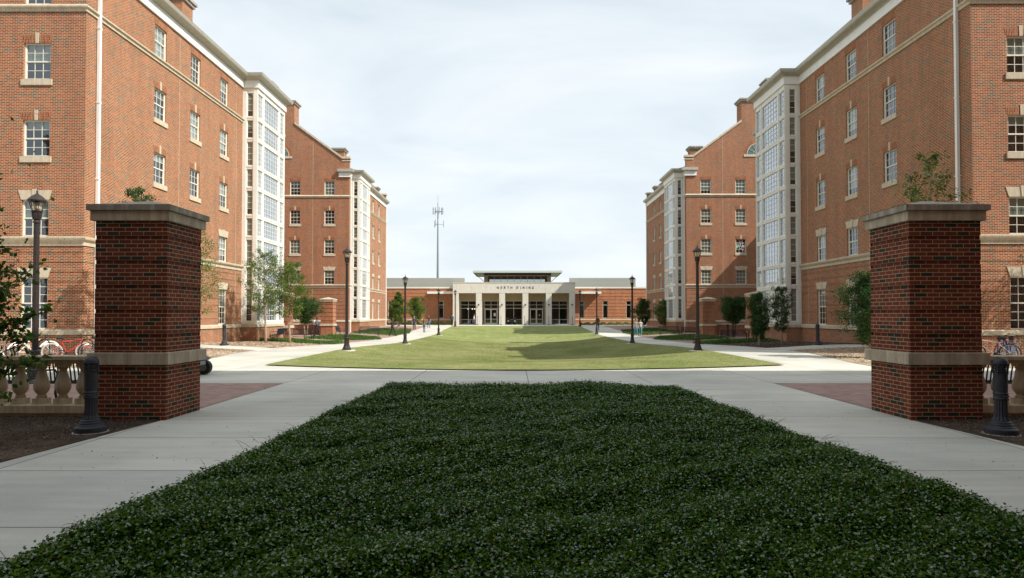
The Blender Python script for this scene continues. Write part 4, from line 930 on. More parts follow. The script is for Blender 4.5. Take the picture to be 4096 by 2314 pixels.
    mb = MB(); mb.add([(xa - 1.8, YC - 2.0, 8.75), (xb + 1.8, YC - 2.0, 8.75), (xb + 1.8, YC + 11, 8.75), (xa - 1.8, YC + 11, 8.75), (xa - 1.8, YC - 2.0, 9.1), (xb + 1.8, YC - 2.0, 9.1), (xb + 1.8, YC + 11, 9.1), (xa - 1.8, YC + 11, 9.1)],
        [(0, 3, 2, 1), (4, 5, 6, 7), (0, 1, 5, 4), (1, 2, 6, 5), (2, 3, 7, 6), (3, 0, 4, 7)]).build('roof', paint((0.50, 0.56, 0.53), 0.4), root, o0)
    for s in (-1, 1):
        x1 = xa - 1.6 if s < 0 else xb + 1.6; x2 = xa if s < 0 else xb
        MB().tube([(x1, YC - 0.6, 8.75), (x2, YC - 0.6, 7.3)], 0.05, 6).build('strut', paint((0.12, 0.12, 0.11), 0.5), root, o0)
    # brick wings
    DR = [(1.35 + 0.54 * k, 1.35 + 0.54 * k + 0.07) for k in range(9)]
    for s in (-1, 1):
        xi = XC - 9.8 if s < 0 else XC + 9.6; xo = xi + s * 28
        wins = ([-6.15, -2.1, -10.3] if s < 0 else [1.3, 5.15, 8.95]); ws = 0.42
        L = 28; org = (min(xi, xo), YW); hs = []
        for w_ in wins: u = (xi + (w_ if s < 0 else w_)) - org[0]; hs.append((u - ws, u + ws, 1.1, 3.92))
        mb = MB(); wall(mb, L, -1, 5.95, hs, rec=0.14, rust=DR, roff=0.06); mb.build('wing_wall', M_dbrick, root, wl(root, (*org, 0)))
        for h in hs:
            mb = MB(); c = (h[0] + h[1]) / 2 + org[0]; t = 0.04; y = YW + 0.08
            mb.box(c - ws, c - ws + 2 * t, y, y + 0.06, 1.1, 3.92).box(c + ws - 2 * t, c + ws, y, y + 0.06, 1.1, 3.92).box(c - ws + 2 * t, c + ws - 2 * t, y, y + 0.06, 3.84, 3.92).box(c - ws + 2 * t, c + ws - 2 * t, y, y + 0.06, 1.1, 1.18).box(c - ws + 2 * t, c + ws - 2 * t, y, y + 0.06, 3.22, 3.3)
            f = mb.build('wing_window', MET, root, o0); MB().quad((c - ws, y + 0.04, 1.1), (c + ws, y + 0.04, 1.1), (c + ws, y + 0.04, 3.92), (c - ws, y + 0.04, 3.92)).build('pane', M_dglass, f)
            MB().quad((c - ws - .4, y + 0.5, 0.9), (c + ws + .4, y + 0.5, 0.9), (c + ws + .4, y + 0.5, 4.1), (c - ws - .4, y + 0.5, 4.1)).build('room_shade_panel', M_dark, f)  # near-black sheet painted as the shade inside the wing
        MB().box(min(xi, xo), max(xi, xo), YW - 0.06, YW - 0.004, 0.78, 1.0).build('stone_belt', M_stone, root, o0)
        MB().box(min(xi, xo), max(xi, xo), YW - 0.08, YW + 0.3, 5.95, 6.2).build('parapet', paint((0.66, 0.65, 0.58), 0.6), root, o0)
        xs0, xs1 = (xi - 17.6, xi + 1.6) if s < 0 else (xi - 0.6, xi + 10.3)
        MB().box(xs0, xs1, YW + 1.2, YW + 1.35, 5.9, 7.72).build('roof_screen', M_metal, root, o0)
        ca, cb = (xi - 4.2, xi) if s < 0 else (xi, xi + 4.3)
        MB().box(ca, cb, YW - 1.5, YW - 0.1, 5.05, 5.4).build('canopy', paint((0.72, 0.73, 0.68), 0.5), root, o0)
        MB().box(min(xi, xo), max(xi, xo), YW + 0.3, YW + 14, 5.6, 5.9).build('flat_roof', paint((0.3, 0.3, 0.28), 0.9), root, o0)
glow = NT('warm_lamp_glow'); glow.b.inputs['Emission Color'].default_value = (1, 0.9, 0.7, 1); glow.b.inputs['Emission Strength'].default_value = 3.0; glow = glow.m
dining()
# ------------------------------------------------------------------ gate piers and balustrades
def make_pier(loc, label):
    root = tag(empty('brick_pier', loc), label, 'pier', 'brick gate piers with stone caps')
    hw = 0.592
    rust = [(1.39 + 0.406 * k - 0.034, 1.39 + 0.406 * k + 0.034) for k in range(5)]
    mb = MB()
    for k in range(4):
        mb.T = Matrix.Rotation(R(90 * k), 4, 'Z') @ Matrix.Translation((-hw, -hw, 0)); wall(mb, 2 * hw, -0.6, 0.93, []); wall(mb, 2 * hw, 1.10, 3.30, [], rust=rust, roff=0.022)
    mb.T = None; mb.quad((-hw + .021, -hw + .021, 0.95), (hw - .021, -hw + .021, 0.95), (hw - .021, hw - .021, 0.95), (-hw + .021, hw - .021, 0.95))
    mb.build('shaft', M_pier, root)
    a = hw + 0.08; MB().box(-a, a, -a, a, 0.915, 1.115).build('band', M_pstone, root, bevel=0.01)
    a = hw + 0.06; b = hw + 0.105
    mb = MB(); mb.box(-a, a, -a, a, 3.29, 3.45); m2 = mb.build('cap', [M_pstone], root, bevel=0.008)
    mb = MB(); mb.box(-b, b, -b, b, 3.453, 3.55); mb.add([(-b, -b, 3.551), (b, -b, 3.551), (b, b, 3.551), (-b, b, 3.551), (0, 0, 3.72)], [(0, 1, 4), (1, 2, 4), (2, 3, 4), (3, 0, 4)]); mb.build('cap_slab', M_cap, root, bevel=0.006)
    return root
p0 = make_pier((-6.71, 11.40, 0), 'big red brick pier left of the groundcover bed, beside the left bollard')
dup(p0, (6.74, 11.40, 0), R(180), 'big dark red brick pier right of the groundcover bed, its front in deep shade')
pier2 = brick('pier_brick_far', REDS, (0.2, 0.16, 0.11), (0.62, 0.45, 0.27), ms=0.0075)
for (x, y, lab) in ((-17.95, 49.9, 'small pier hidden behind the loose trees at the end of the left bay'), (18.15, 49.9, 'pier with a stone cap behind the dark columnar tree on the right'),
                    (-18.58, 64.5, 'pier with a stone cap before the gabled hall left of the lawn'), (18.5, 63.7, 'pier with a stone cap before the gabled hall right of the lawn')):
    d = dup(p0, (x, y, gz(x, y) - 0.02), 0, lab)
    for c in d.children:
        if c.name.startswith('shaft'):
            c.data = c.data.copy(); c.data.materials[0] = pier2
        elif c.name.startswith('cap') or c.name.startswith('band'):
            c.data = c.data.copy(); c.data.materials[0] = M_stone
def balustrade(x0, x1, y, label, z=0.0, pstone=M_bstone):
    L = abs(x1 - x0); root = tag(empty('balustrade', (min(x0, x1), y, z)), label, 'balustrade', 'stone balustrades')
    MB().box(0, L, -0.2, 0.2, 0.06, 0.2).box(0, L, -0.16, 0.16, -0.3, 0.06).build('plinth', pstone, root, bevel=0.01)
    mb = MB(); mb.box(0, L, -0.13, 0.13, 0.90, 0.955).box(0, L, -0.18, 0.18, 0.957, 1.03); mb.build('rail', pstone, root, bevel=0.01)
    prof = [(0.075, 0.30), (0.085, 0.33), (0.06, 0.36), (0.085, 0.39), (0.115, 0.44), (0.125, 0.50), (0.115, 0.57), (0.09, 0.66), (0.062, 0.75), (0.058, 0.79), (0.08, 0.82), (0.075, 0.84)]
    n = int(L / 0.367); bmesh_ = None
    for k in range(n):
        x = 0.25 + 0.367 * k if x0 > -30 else 0
        if bmesh_ is None:
            mb = MB(); mb.lathe(prof, 20); mb.box(-0.1, 0.1, -0.1, 0.1, 0.2, 0.30).box(-0.09, 0.09, -0.09, 0.09, 0.84, 0.90)
            o = mb.build('baluster', pstone, root, (x, 0, 0), smooth=False); bmesh_ = o.data
            for p in o.data.polygons: p.use_smooth = (len(p.vertices) == 4 and p.index < 11 * 20)
        else: obj('baluster', bmesh_, root, (x, 0, 0))
    return root
balustrade(-13.2, -7.36, 11.35, 'weathered stone balustrade running off the left frame edge from the brick pier')
balustrade(7.39, 13.2, 11.35, 'stone balustrade running off the right frame edge behind the bollard')
for s in (-1, 1):
    x0, x1 = (-27, -19.2) if s < 0 else (19.12, 27)
    y = 65.2 if s < 0 else 64.4; z = gz(s * 18, y) - 0.2
    r_ = tag(empty('low_wall', (x0, y, z)), 'low brick wall with stone coping joining the far pier, %s side' % ('left' if s < 0 else 'right'), 'wall')
    mb = MB(); wall(mb, x1 - x0, 0, 1.18); mb.quad((0, .3, 0), (x1 - x0, .3, 0), (x1 - x0, .3, 1.18), (0, .3, 1.18)); mb.build('brickwork', M_brick, r_); MB().box(0, x1 - x0, -.07, .37, 1.18, 1.36).build('coping', M_stone, r_)
# ------------------------------------------------------------------ lamps and bollards
def make_lamp():
    root = empty('street_lamp'); tag(root, '', 'street lamp', 'lantern lamp posts')
    mb = MB(); mb.lathe([(0.225, 0), (0.225, 0.05), (0.205, 0.07), (0.205, 0.1)], 24)
    mb.lathe([(0.195, 0.1), (0.175, 0.16), (0.145, 0.24), (0.125, 0.34), (0.115, 0.48), (0.112, 0.58)], 64, flute=0.09, nf=16)
    mb.lathe([(0.13, 0.58), (0.14, 0.60), (0.14, 0.63), (0.12, 0.66), (0.12, 0.7), (0.132, 0.72), (0.132, 0.75), (0.08, 0.79)], 24); mb.build('base', M_lamp, root, smooth=False)
    mb = MB(); mb.lathe([(0.078, 0.78), (0.076, 2.2), (0.068, 4.22)], 60, flute=0.08, nf=12); mb.build('pole', M_lamp, root, smooth=False)
    mb = MB(); mb.lathe([(0.075, 4.20), (0.09, 4.22), (0.09, 4.25), (0.07, 4.28), (0.08, 4.32)], 20); mb.lathe([(0.10, 4.32), (0.115, 4.42), (0.12, 4.52)], 60, flute=0.10, nf=15); mb.lathe([(0.135, 4.52), (0.135, 4.55)], 20); mb.build('collar', M_lamp, root)
    g = MB(); g.lathe([(0.12, 4.55), (0.19, 4.80)], 6); g.build('lantern_glass', M_lglass, root)
    mb = MB()
    for k in range(6):
        t = R(60 * k); mb.tube([(0.123 * math.cos(t), 0.123 * math.sin(t), 4.55), (0.196 * math.cos(t), 0.196 * math.sin(t), 4.80)], 0.009, 5)
    mb.lathe([(0.225, 4.80), (0.23, 4.83), (0.20, 4.87), (0.12, 4.95), (0.045, 5.0), (0.03, 5.02), (0.02, 5.04), (0.028, 5.07), (0.01, 5.11), (0.004, 5.18)], 24)
    mb.build('lantern_cap', M_lamp, root, smooth=False)
    MB().lathe([(0.02, 4.56), (0.075, 4.6), (0.09, 4.7), (0.06, 4.78), (0.02, 4.795)], 14).build('bulb', M_diff, root, smooth=True)
    return root
lamps = [(-8.54, 32.1, 'nearest lamp post on the left corner of the lawn'), (-8.4, 48.6, 'second lamp post along the left edge of the lawn'), (-8.38, 70.3, 'third lamp post along the left edge of the lawn'), (-8.3, 89.5, 'farthest lamp post of the left row beside the portico'),
         (8.53, 31.7, 'nearest lamp post on the right corner of the lawn'), (8.5, 48.9, 'second lamp post along the right edge of the lawn'), (8.67, 71.0, 'third lamp post along the right edge of the lawn'), (8.78, 89.9, 'farthest lamp post of the right row beside the portico'),
         (-13.3, 17.7, 'large lamp post behind the left balustrade, crossed by leafy twigs')]
l0 = make_lamp()
for i, (x, y, lab) in enumerate(lamps):
    o = l0 if i == 0 else dup(l0, (0, 0, 0))
    o.location = (x, y, gz(x, y) + (0.03 if abs(x) < 8.85 else 0)); o['label'] = lab; o.rotation_euler.z = 0.3 * i
    if i < 8:
        s = 1 if x > 0 else -1
        p = MB(); zz = gz(x, y); p.lathe([(0.42, 0.0), (0.42, 0.055)], 20, (x, y, zz)); structure(p.build('pavement_pad', M_conc))
def make_bollard():
    root = empty('bollard'); tag(root, '', 'bollard', 'louvred bollard lights')
    mb = MB(); mb.lathe([(0.21, 0.0), (0.212, 0.01), (0.212, 0.075), (0.20, 0.085), (0.175, 0.10), (0.17, 0.115), (0.15, 0.125), (0.15, 0.145), (0.135, 0.155), (0.132, 0.175), (0.11, 0.19), (0.10, 0.205)], 36)
    mb.build('base', M_boll, root, smooth=False, bevel=0.003)
    mb = MB(); mb.lathe([(0.115, 0.20), (0.092, 0.25), (0.082, 0.34), (0.079, 0.50)], 84, flute=0.11, nf=14); mb.build('fluted_shaft', M_boll, root, smooth=False)
    mb = MB(); mb.lathe([(0.088, 0.49), (0.096, 0.505), (0.096, 0.515), (0.090, 0.525), (0.09, 0.57), (0.095, 0.58), (0.095, 0.59), (0.086, 0.6), (0.09, 0.86), (0.088, 0.87)], 32)
    for k in range(5):
        t = R(-90 + (k - 2) * 14); mb.lathe([(0.012, -0.0), (0.016, 0.012), (0.005, 0.028)], 8, (0.09 * math.cos(t), 0.09 * math.sin(t), 0.535))
    mb.build('housing', M_boll, root, smooth=False)
    mb = MB(); mb.lathe([(0.068, 0.87), (0.068, 1.0)], 20); mb.build('lens', M_bollin, root)
    mb = MB()
    for k in range(5): z = 0.882 + 0.026 * k; mb.lathe([(0.070, z + 0.01), (0.096, z - 0.004), (0.097, z), (0.072, z + 0.014)], 32)
    for t in (R(-80), R(10), R(100), R(190)): mb.tube([(0.09 * math.cos(t), 0.09 * math.sin(t), 0.865), (0.09 * math.cos(t), 0.09 * math.sin(t), 1.01)], 0.012, 5)
    mb.build('louvers', M_boll, root)
    mb = MB(); mb.lathe([(0.096, 1.0)] + [(0.1 * math.cos(R(a)), 1.012 + 0.1 * math.sin(R(a))) for a in range(0, 90, 9)] + [(0.004, 1.112)], 32); mb.build('dome', M_boll, root, smooth=True)
    MB().lathe([(0.235, -0.06), (0.235, 0.004)], 28).build('concrete_foot', M_conc, root)
    return root
b0 = make_bollard()
for i, (x, y, lab) in enumerate([(-6.62, 9.68, 'dark fluted bollard light in the mulch in front of the left brick pier'), (6.67, 9.52, 'dark fluted bollard light in the mulch in front of the right brick pier'), (-15.2, 33.6, 'grey bollard light by the sunlit base of the left hall'),
                                 (15.4, 34.0, 'bollard light by the shaded base of the right hall'), (-15.4, 86, 'distant bollard beside the slim tree left of the dining hall'), (18.6, 58, 'distant bollard behind the round tree on the right')]):
    o = b0 if i == 0 else dup(b0, (0, 0, 0)); o.location = (x, y, gz(x, y) + 0.015); o['label'] = lab; o.rotation_euler.z = 0.4 * i
# ------------------------------------------------------------------ benches
def make_bench(L=1.9):
    root = empty('bench'); tag(root, '', 'bench', 'black slatted metal benches'); h = L / 2
    mb = MB(); n = int(L / 0.075)
    mb.tube([(-h, 0.26, 0.86), (h, 0.26, 0.86)], 0.025, 8); mb.tube([(-h, 0.17, 0.46), (h, 0.17, 0.46)], 0.02, 8)
    for k in range(n + 1): x = -h + L * k / n; mb.box(x - 0.019, x + 0.019, 0.0, 0.008, 0, 0) if False else mb.tube([(x, 0.175, 0.46), (x, 0.20, 0.62), (x, 0.255, 0.85)], 0.017, 4)
    mb.build('backrest', M_bench, root)
    mb = MB(); mb.tube([(-h, -0.27, 0.43), (h, -0.27, 0.43)], 0.02, 8)
    for k in range(n + 1): x = -h + L * k / n; mb.tube([(x, -0.27, 0.435), (x, -0.05, 0.41), (x, 0.17, 0.45)], 0.017, 4)
    mb.build('seat', M_bench, root)
    for s in (-1, 1):
        x = s * (h - 0.02)
        MB().tube([(x, -0.27, 0.43), (x, -0.24, 0.2), (x, -0.3, 0.0)], 0.024, 6).build('leg', M_bench, root)
        MB().tube([(x, 0.26, 0.86), (x, 0.17, 0.44), (x, 0.2, 0.2), (x, 0.27, 0.0)], 0.024, 6).build('leg', M_bench, root)
        MB().tube([(x, 0.22, 0.68), (x, 0.0, 0.66), (x, -0.22, 0.65), (x, -0.29, 0.58), (x, -0.27, 0.43)], 0.02, 6).build('armrest', M_bench, root)
    return root
be0 = make_bench()
benches = [(-15.9, 47.6, 180, 'black slatted bench seen from behind on the green strip, left side'), (-17.0, 46.3, -85, 'bench end-on by the left bay, sunlit grey from the side'), (-14.6, 64.6, 0, 'black bench on the left brick paving near the walking man'),
           (-17.0, 62.8, 95, 'bench end-on beside the far pier on the left'), (14.4, 43.9, 180, 'black slatted bench seen from behind, right side'), (16.1, 44.2, 75, 'bench end-on with a pale bag on it, right side'),
           (15.0, 64.4, 0, 'empty black bench before the far right bay'), (15.9, 60.2, 120, 'bench turned away beside the far pier on the right'),
           (-8.35, 12.5, 180, 'black bench glimpsed through the left balusters nearest the pier'), (-10.5, 12.5, 180, 'black bench glimpsed through the left balusters at the frame edge'), (8.6, 12.5, 180, 'black bench glimpsed behind the right bollard and balusters')]
for i, (x, y, a, lab) in enumerate(benches):
    o = be0 if i == 0 else dup(be0, (0, 0, 0)); o.location = (x, y, gz(x, y) + 0.02); o.rotation_euler.z = R(a); o['label'] = lab
mb = MB(); mb.lathe([(0.12, 0), (0.2, 0.1), (0.19, 0.28), (0.09, 0.4)], 12); o = mb.build('bag', paint((0.45, 0.55, 0.6), 0.8), None, (16.15, 44.1, gz(16, 44) + 0.47), smooth=True); tag(o, 'pale blue bag left on the end-on bench, right side', 'bag')
# ------------------------------------------------------------------ bicycles
def make_bike(frame, tyre, loc, rot, label, lean=4, fender=None):
    root = tag(empty('bicycle', loc), label, 'bicycle', 'bicycles parked at the racks'); root.rotation_euler = (R(lean), 0, R(rot)); r = 0.32
    fm = paint(frame, 0.3); tm = tyre
    for x in (-0.52, 0.53):
        mb = MB(); mb.tube([(x + r * math.cos(t), 0, r + 0.02 + r * math.sin(t)) for t in [2 * math.pi * k / 28 for k in range(29)]], 0.022, 8, caps=False)
        w = mb.build('wheel', tm, root)
        mb = MB()
        for k in range(14): t = 2 * math.pi * k / 14; mb.tube([(x, 0.02 * (-1) ** k, r + .02), (x + (r - 0.02) * math.cos(t), 0, r + 0.02 + (r - 0.02) * math.sin(t))], 0.0035, 4, caps=False)
        mb.tube([(x + (r - .03) * math.cos(t), 0, r + 0.02 + (r - .03) * math.sin(t)) for t in [2 * math.pi * k / 28 for k in range(29)]], 0.010, 6, caps=False)
        mb.tube([(x, -0.05, r + .02), (x, 0.05, r + .02)], 0.025, 8); mb.build('spokes', M_chrome, w)
        if fender: mb = MB(); mb.tube([(x + (r + .04) * math.cos(t), 0, r + 0.02 + (r + .04) * math.sin(t)) for t in [R(20 + 10 * k) for k in range(15)]], 0.03, 6); mb.build('fender', paint(fender, 0.3), root)
    mb = MB(); bb = (-0.08, 0, 0.30); st = (-0.22, 0, 0.72); hd = (0.38, 0, 0.80); hb = (0.42, 0, 0.66)
    for a, b, t in ((bb, st, .017), (st, hd, .017), (bb, hb, .021), (hb, hd, .02)): mb.tube([a, b], t, 8)
    for y in (-0.05, 0.05): mb.tube([bb, (-0.52, y, r + .02)], .01, 6); mb.tube([(-0.2, 0, 0.66), (-0.52, y, r + .02)], .009, 6); mb.tube([hb, (0.46, y, 0.55), (0.53, y, r + .02)], .012, 6)
    mb.build('frame', fm, root)
    mb = MB(); mb.tube([hd, (0.36, 0, 0.95)], .014, 6); mb.tube([(0.30, -0.30, 0.99), (0.36, -0.2, 0.98), (0.37, 0, 0.95), (0.36, 0.2, 0.98), (0.30, 0.30, 0.99)], .012, 6); mb.build('handlebar', M_black, root)
    mb = MB(); mb.tube([st, (-0.25, 0, 0.86)], .013, 6); mb.tube([(-0.40, 0, 0.88), (-0.3, 0, 0.885), (-0.13, 0, 0.87)], [0.075, 0.06, 0.02], 8); mb.build('saddle', M_black, root)
    mb = MB(); mb.tube([(-0.08, -0.07, 0.30), (-0.08, 0.07, 0.30)], .05, 12); mb.tube([(-0.08, 0.07, .30), (0.05, 0.08, 0.19)], .01, 6); mb.tube([(-0.08, -0.07, .30), (-0.21, -0.08, 0.41)], .01, 6); mb.box(0.0, 0.1, 0.08, 0.15, 0.18, 0.2).box(-0.26, -0.16, -0.15, -0.08, 0.40, 0.42); mb.build('crank', M_black, root)
make_bike((0.55, 0.03, 0.03), paint((0.5, 0.48, 0.44), 0.6), (-17.05, 24.6, gz(-17, 24.6)), 30, 'red mountain bicycle behind the left balustrade, next to the pier')
make_bike((0.04, 0.04, 0.05), M_black, (-15.95, 24.9, gz(-16, 25)), 52, 'black bicycle half hidden behind the left brick pier')
make_bike((0.75, 0.75, 0.72), paint((0.12, 0.12, 0.12), 0.6), (-19.9, 24.2, gz(-19, 24)), 20, 'white bicycle at the left frame edge behind the balustrade')
make_bike((0.78, 0.74, 0.62), paint((0.1, 0.1, 0.09), 0.6), (-18.6, 24.9, gz(-19, 24)), 60, 'cream scooter shaped as a bicycle with mudguards standing behind the lamp post', fender=(0.8, 0.78, 0.68))  # a scooter, given the bicycle mesh
make_bike((0.6, 0.6, 0.62), M_black, (17.15, 24.0, 0), 150, 'silver bicycle showing right beside the right brick pier')
make_bike((0.35, 0.03, 0.05), M_black, (17.6, 24.5, 0), 55, 'dark red bicycle tangled in the rack at the right edge', 8)
make_bike((0.05, 0.12, 0.45), M_black, (17.95, 24.2, 0), 70, 'blue bicycle in the rack at the right edge', -6)
make_bike((0.1, 0.1, 0.12), M_black, (18.5, 24.8, 0), 40, 'black bicycle outermost in the right rack')
def rack(x, y, label):
    mb = MB(); pts = [(-0.19, 0, 0), (-0.19, 0, 0.62)] + [(-0.19 * math.cos(R(a)), 0, 0.62 + 0.19 * math.sin(R(a))) for a in range(15, 180, 15)] + [(0.19, 0, 0.62), (0.19, 0, 0)]
    mb.tube(pts, 0.028, 8); o = mb.build('bike_rack', M_bench, None, (x, y, gz(x, y)), 0.2, smooth=True); tag(o, label, 'bike rack', 'black hoop bike racks')
rack(-19.2, 24.6, 'black hoop rack left of the lamp post, behind the cream scooter'); rack(-18.0, 24.6, 'empty black hoop rack between the lamp post and the red bicycle'); rack(-16.5, 24.8, 'black hoop rack behind the red bicycle'); rack(17.85, 24.45, 'black hoop rack among the bicycles at the right edge')
# ------------------------------------------------------------------ utility cart behind the left pier
def cart():
    x, y = -10.2, 18.5; root = tag(empty('golf_cart', (x, y, 0)), 'dark blue utility cart mostly hidden behind the left brick pier, one wheel showing', 'cart')
    blue = paint((0.03, 0.045, 0.09), 0.3)
    for (wx, wy) in ((0.83, -0.55), (0.83, 0.55), (-0.8, -0.55), (-0.8, 0.55)):
        mb = MB(); mb.tube([(wx, wy - 0.09, 0.21), (wx, wy - 0.085, 0.21), (wx, wy + 0.085, 0.21), (wx, wy + 0.09, 0.21)], [0.18, 0.21, 0.21, 0.18], 28); w = mb.build('wheel', M_black, root)
        MB().tube([(wx, wy - 0.1, 0.21), (wx, wy + 0.1, 0.21)], [0.11, 0.11], 16).build('rim', paint((0.25, 0.25, 0.25), 0.4, .5), w)
    mb = MB(); mb.box(-1.1, 0.62, -0.5, 0.5, 0.24, 0.36).box(-1.1, -0.25, -0.55, 0.55, 0.36, 0.6).box(0.55, 0.98, -0.35, 0.35, 0.3, 0.42)
    mb.build('chassis', paint((0.25, 0.26, 0.27), 0.5), root, bevel=0.02)
    mb = MB(); mb.add([(0.5, -0.6, 0.42), (0.98, -0.6, 0.42), (0.98, 0.6, 0.42), (0.5, 0.6, 0.42), (0.5, -0.6, 0.75), (0.72, -0.55, 0.66), (0.72, 0.55, 0.66), (0.5, 0.6, 0.75), (1.0, -0.58, 0.5), (1.0, 0.58, 0.5)], [(0, 3, 2, 1), (0, 1, 8, 5, 4), (3, 7, 6, 9, 2), (1, 2, 9, 8), (8, 9, 6, 5), (4, 5, 6, 7), (0, 4, 7, 3)]); mb.build('cowl', blue, root, bevel=0.03)
    MB().box(-0.75, -0.3, -0.5, 0.5, 0.62, 0.74).box(-0.8, -0.68, -0.5, 0.5, 0.76, 1.15).build('seat', paint((0.4, 0.38, 0.33), 0.6), root, bevel=0.03)
    MB().box(-1.0, 0.7, -0.58, 0.58, 1.82, 1.88).build('roof', paint((0.6, 0.6, 0.58), 0.4), root, bevel=0.02)
    for (px, py) in ((-0.85, -0.5), (-0.85, 0.5), (0.55, -0.5), (0.55, 0.5)): MB().tube([(px, py, 0.5), (px * 0.97, py, 1.82)], 0.018, 6).build('roof_post', M_bench, root)
    MB().tube([(0.5, 0.25, 0.72), (0.33, 0.25, 0.9)], 0.014, 6).tube([(0.33 + .0 * t, 0.25 + 0.16 * math.cos(t), 0.9 + 0.16 * math.sin(t)) for t in [2 * math.pi * k / 14 for k in range(15)]], 0.014, 6).build('steering_wheel', M_black, root)
cart()
# ------------------------------------------------------------------ trees
def tree(x, y, H, crown, label, cat='tree', trunks=1, leafm=None, bark=None, n=7000, ls=0.10, shape='oval', cz0=0.35, seed=1, dens=1.0, r0=0.06, name='tree', z=None, group=None, spread=0.5):
    rs = random.Random(seed); nr = np.random.default_rng(seed)
    z = gz(x, y) if z is None else z; root = tag(empty(name, (x, y, z)), label, cat, group)
    leafm = leafm or M_leafA; bark = bark or M_bark
    mb = MB(); tips = []
    def env(t):  # crown radius fraction at height fraction t in crown
        t = min(1, max(0, t))
        if shape == 'oval': return math.sin(math.pi * min(1, 0.12 + 0.88 * t)) ** 0.6 if t > 0.0 else 0.3
        if shape == 'cone': return (1 - t) ** 0.75 * min(1, 0.5 + t * 3)
        if shape == 'col': return min(1, 0.45 + t * 2.2) * (1 - t ** 3.0) ** 0.6
        if shape == 'round': return math.sqrt(max(0, 1 - (2 * t - 1) ** 2)) * 0.98 + .02
        return 1
    for k in range(trunks):
        a0 = rs.uniform(0, 6.28); off = 0.0 if trunks == 1 else 0.12
        bx, by = off * math.cos(a0 + k * 2.2), off * math.sin(a0 + k * 2.2); lean = (0.10 if trunks == 1 else 0.35) * crown
        tx, ty = bx + lean * math.cos(a0 + k * 2.2), by + lean * math.sin(a0 + k * 2.2)
        pts = [(bx, by, -0.1)]; N = 8
        for i in range(1, N + 1):
            t = i / N; pts.append((bx + (tx - bx) * t + rs.uniform(-.03, .03) * H / 5, by + (ty - by) * t + rs.uniform(-.03, .03) * H / 5, H * 0.95 * t))
        rr = [r0 * (1 - 0.85 * i / N) for i in range(N + 1)]; rr[0] *= 1.35; mb.tube(pts, rr, 8)
        nb = int(30 * dens / trunks)
        for b in range(nb):
            hf = cz0 + (1 - cz0) * (b + rs.random()) / nb * 0.97; i = min(N - 1, int(hf / 0.95 * N)); p = Vector(pts[i]).lerp(Vector(pts[i + 1]), min(1, hf / 0.95 * N - i))
            ct = (hf - cz0) / (1 - cz0); ang = b * 2.4 + rs.uniform(-.4, .4); L = crown * env(ct) * rs.uniform(0.65, 1.15); rise = rs.uniform(0.25, 0.8) * L * (0.5 + spread)
            q = p + Vector((math.cos(ang) * L, math.sin(ang) * L, rise)); q.z = min(q.z, H * 1.02)
            m_ = p.lerp(q, 0.5) + Vector((0, 0, -0.06 * L)); br = r0 * 0.32 * (1 - 0.6 * ct)
            mb.tube([p, m_, q], [br, br * 0.65, br * 0.25], 5)
            for t in (0.35, 0.55, 0.75, 0.9, 1.0):
                c = (p.lerp(m_, t * 2) if t < 0.5 else m_.lerp(q, t * 2 - 1)); sub = c + Vector((rs.gauss(0, 1), rs.gauss(0, 1), rs.gauss(0.2, 0.7))).normalized() * L * rs.uniform(0.12, 0.34)
                mb.tube([c, sub], [br * 0.4, br * 0.15], 4, caps=False); tips.append((c.lerp(sub, 0.75), L * rs.uniform(0.10, 0.22) + 0.05))
    mb.build('trunk', bark, root, smooth=True)
    n = int(n * 1.9)
    w = np.array([t[1] for t in tips]) ** 1.2 * nr.uniform(0.3, 1.6, len(tips)); w /= w.sum(); idx = nr.choice(len(tips), n, p=w)
    C = np.array([tuple(t[0]) for t in tips])[idx] + nr.normal(0, 1, (n, 3)) * np.array([t[1] for t in tips])[idx][:, None] * 0.62
    D = nr.normal(0, 1, (n, 3)); D[:, 2] -= 0.3
    np.random.seed(seed); leaf_cloud('crown', C, D, nr.uniform(0.6, 1.3, n) * ls, leafm, root, 0.55)
    return root
G = 'small trees planted along the halls'
tree(-15.6, 40.3, 5.6, 1.45, 'loose young tree with pale trunk, left one of the pair by the left bay', seed=11, n=4600, ls=0.085, r0=0.075, cz0=0.28, group=G)
tree(-14.7, 42.0, 5.2, 1.15, 'loose young tree with pale trunk, right one of the pair by the left bay', seed=12, n=5600, ls=0.085, r0=0.075, cz0=0.27, group=G)
tree(-15.1, 25.4, 6.75, 0.9, 'dark slim tree whose top shows above the left pier cap', seed=13, n=4200, ls=0.08, r0=0.07, cz0=0.3, shape='col', leafm=M_leafB, dens=1.4, group=G)
tree(-15.45, 31.2, 5.6, 1.1, 'sparse sapling showing only its twigs right of the left brick pier', seed=41, n=2300, ls=0.08, r0=0.05, cz0=0.3, group=G)
tree(-18.65, 57.5, 3.3, 1.1, 'round dark green multi-stemmed tree before the low wall, left side', seed=14, n=9000, ls=0.09, trunks=3, shape='round', leafm=M_leafB, cz0=0.36, dens=2, spread=0.2, group=G)
tree(18.65, 56.8, 3.35, 1.15, 'round dark multi-stemmed tree between the two piers, right side', seed=15, n=9000, ls=0.09, trunks=3, shape='round', leafm=M_leafB, bark=M_barkd, cz0=0.36, dens=2, spread=0.2, group=G)
tree(13.2, 36.2, 2.95, 0.6, 'dark columnar tree, left of the two before the right bay', seed=16, n=6500, ls=0.075, shape='col', leafm=M_leafB, cz0=0.16, dens=1.8, r0=0.05, group=G)
tree(14.55, 36.4, 3.25, 0.6, 'slim lighter tree, right of the two before the right bay', seed=17, n=3200, ls=0.075, shape='col', leafm=M_leafB, cz0=0.2, dens=1.2, r0=0.05, group=G)
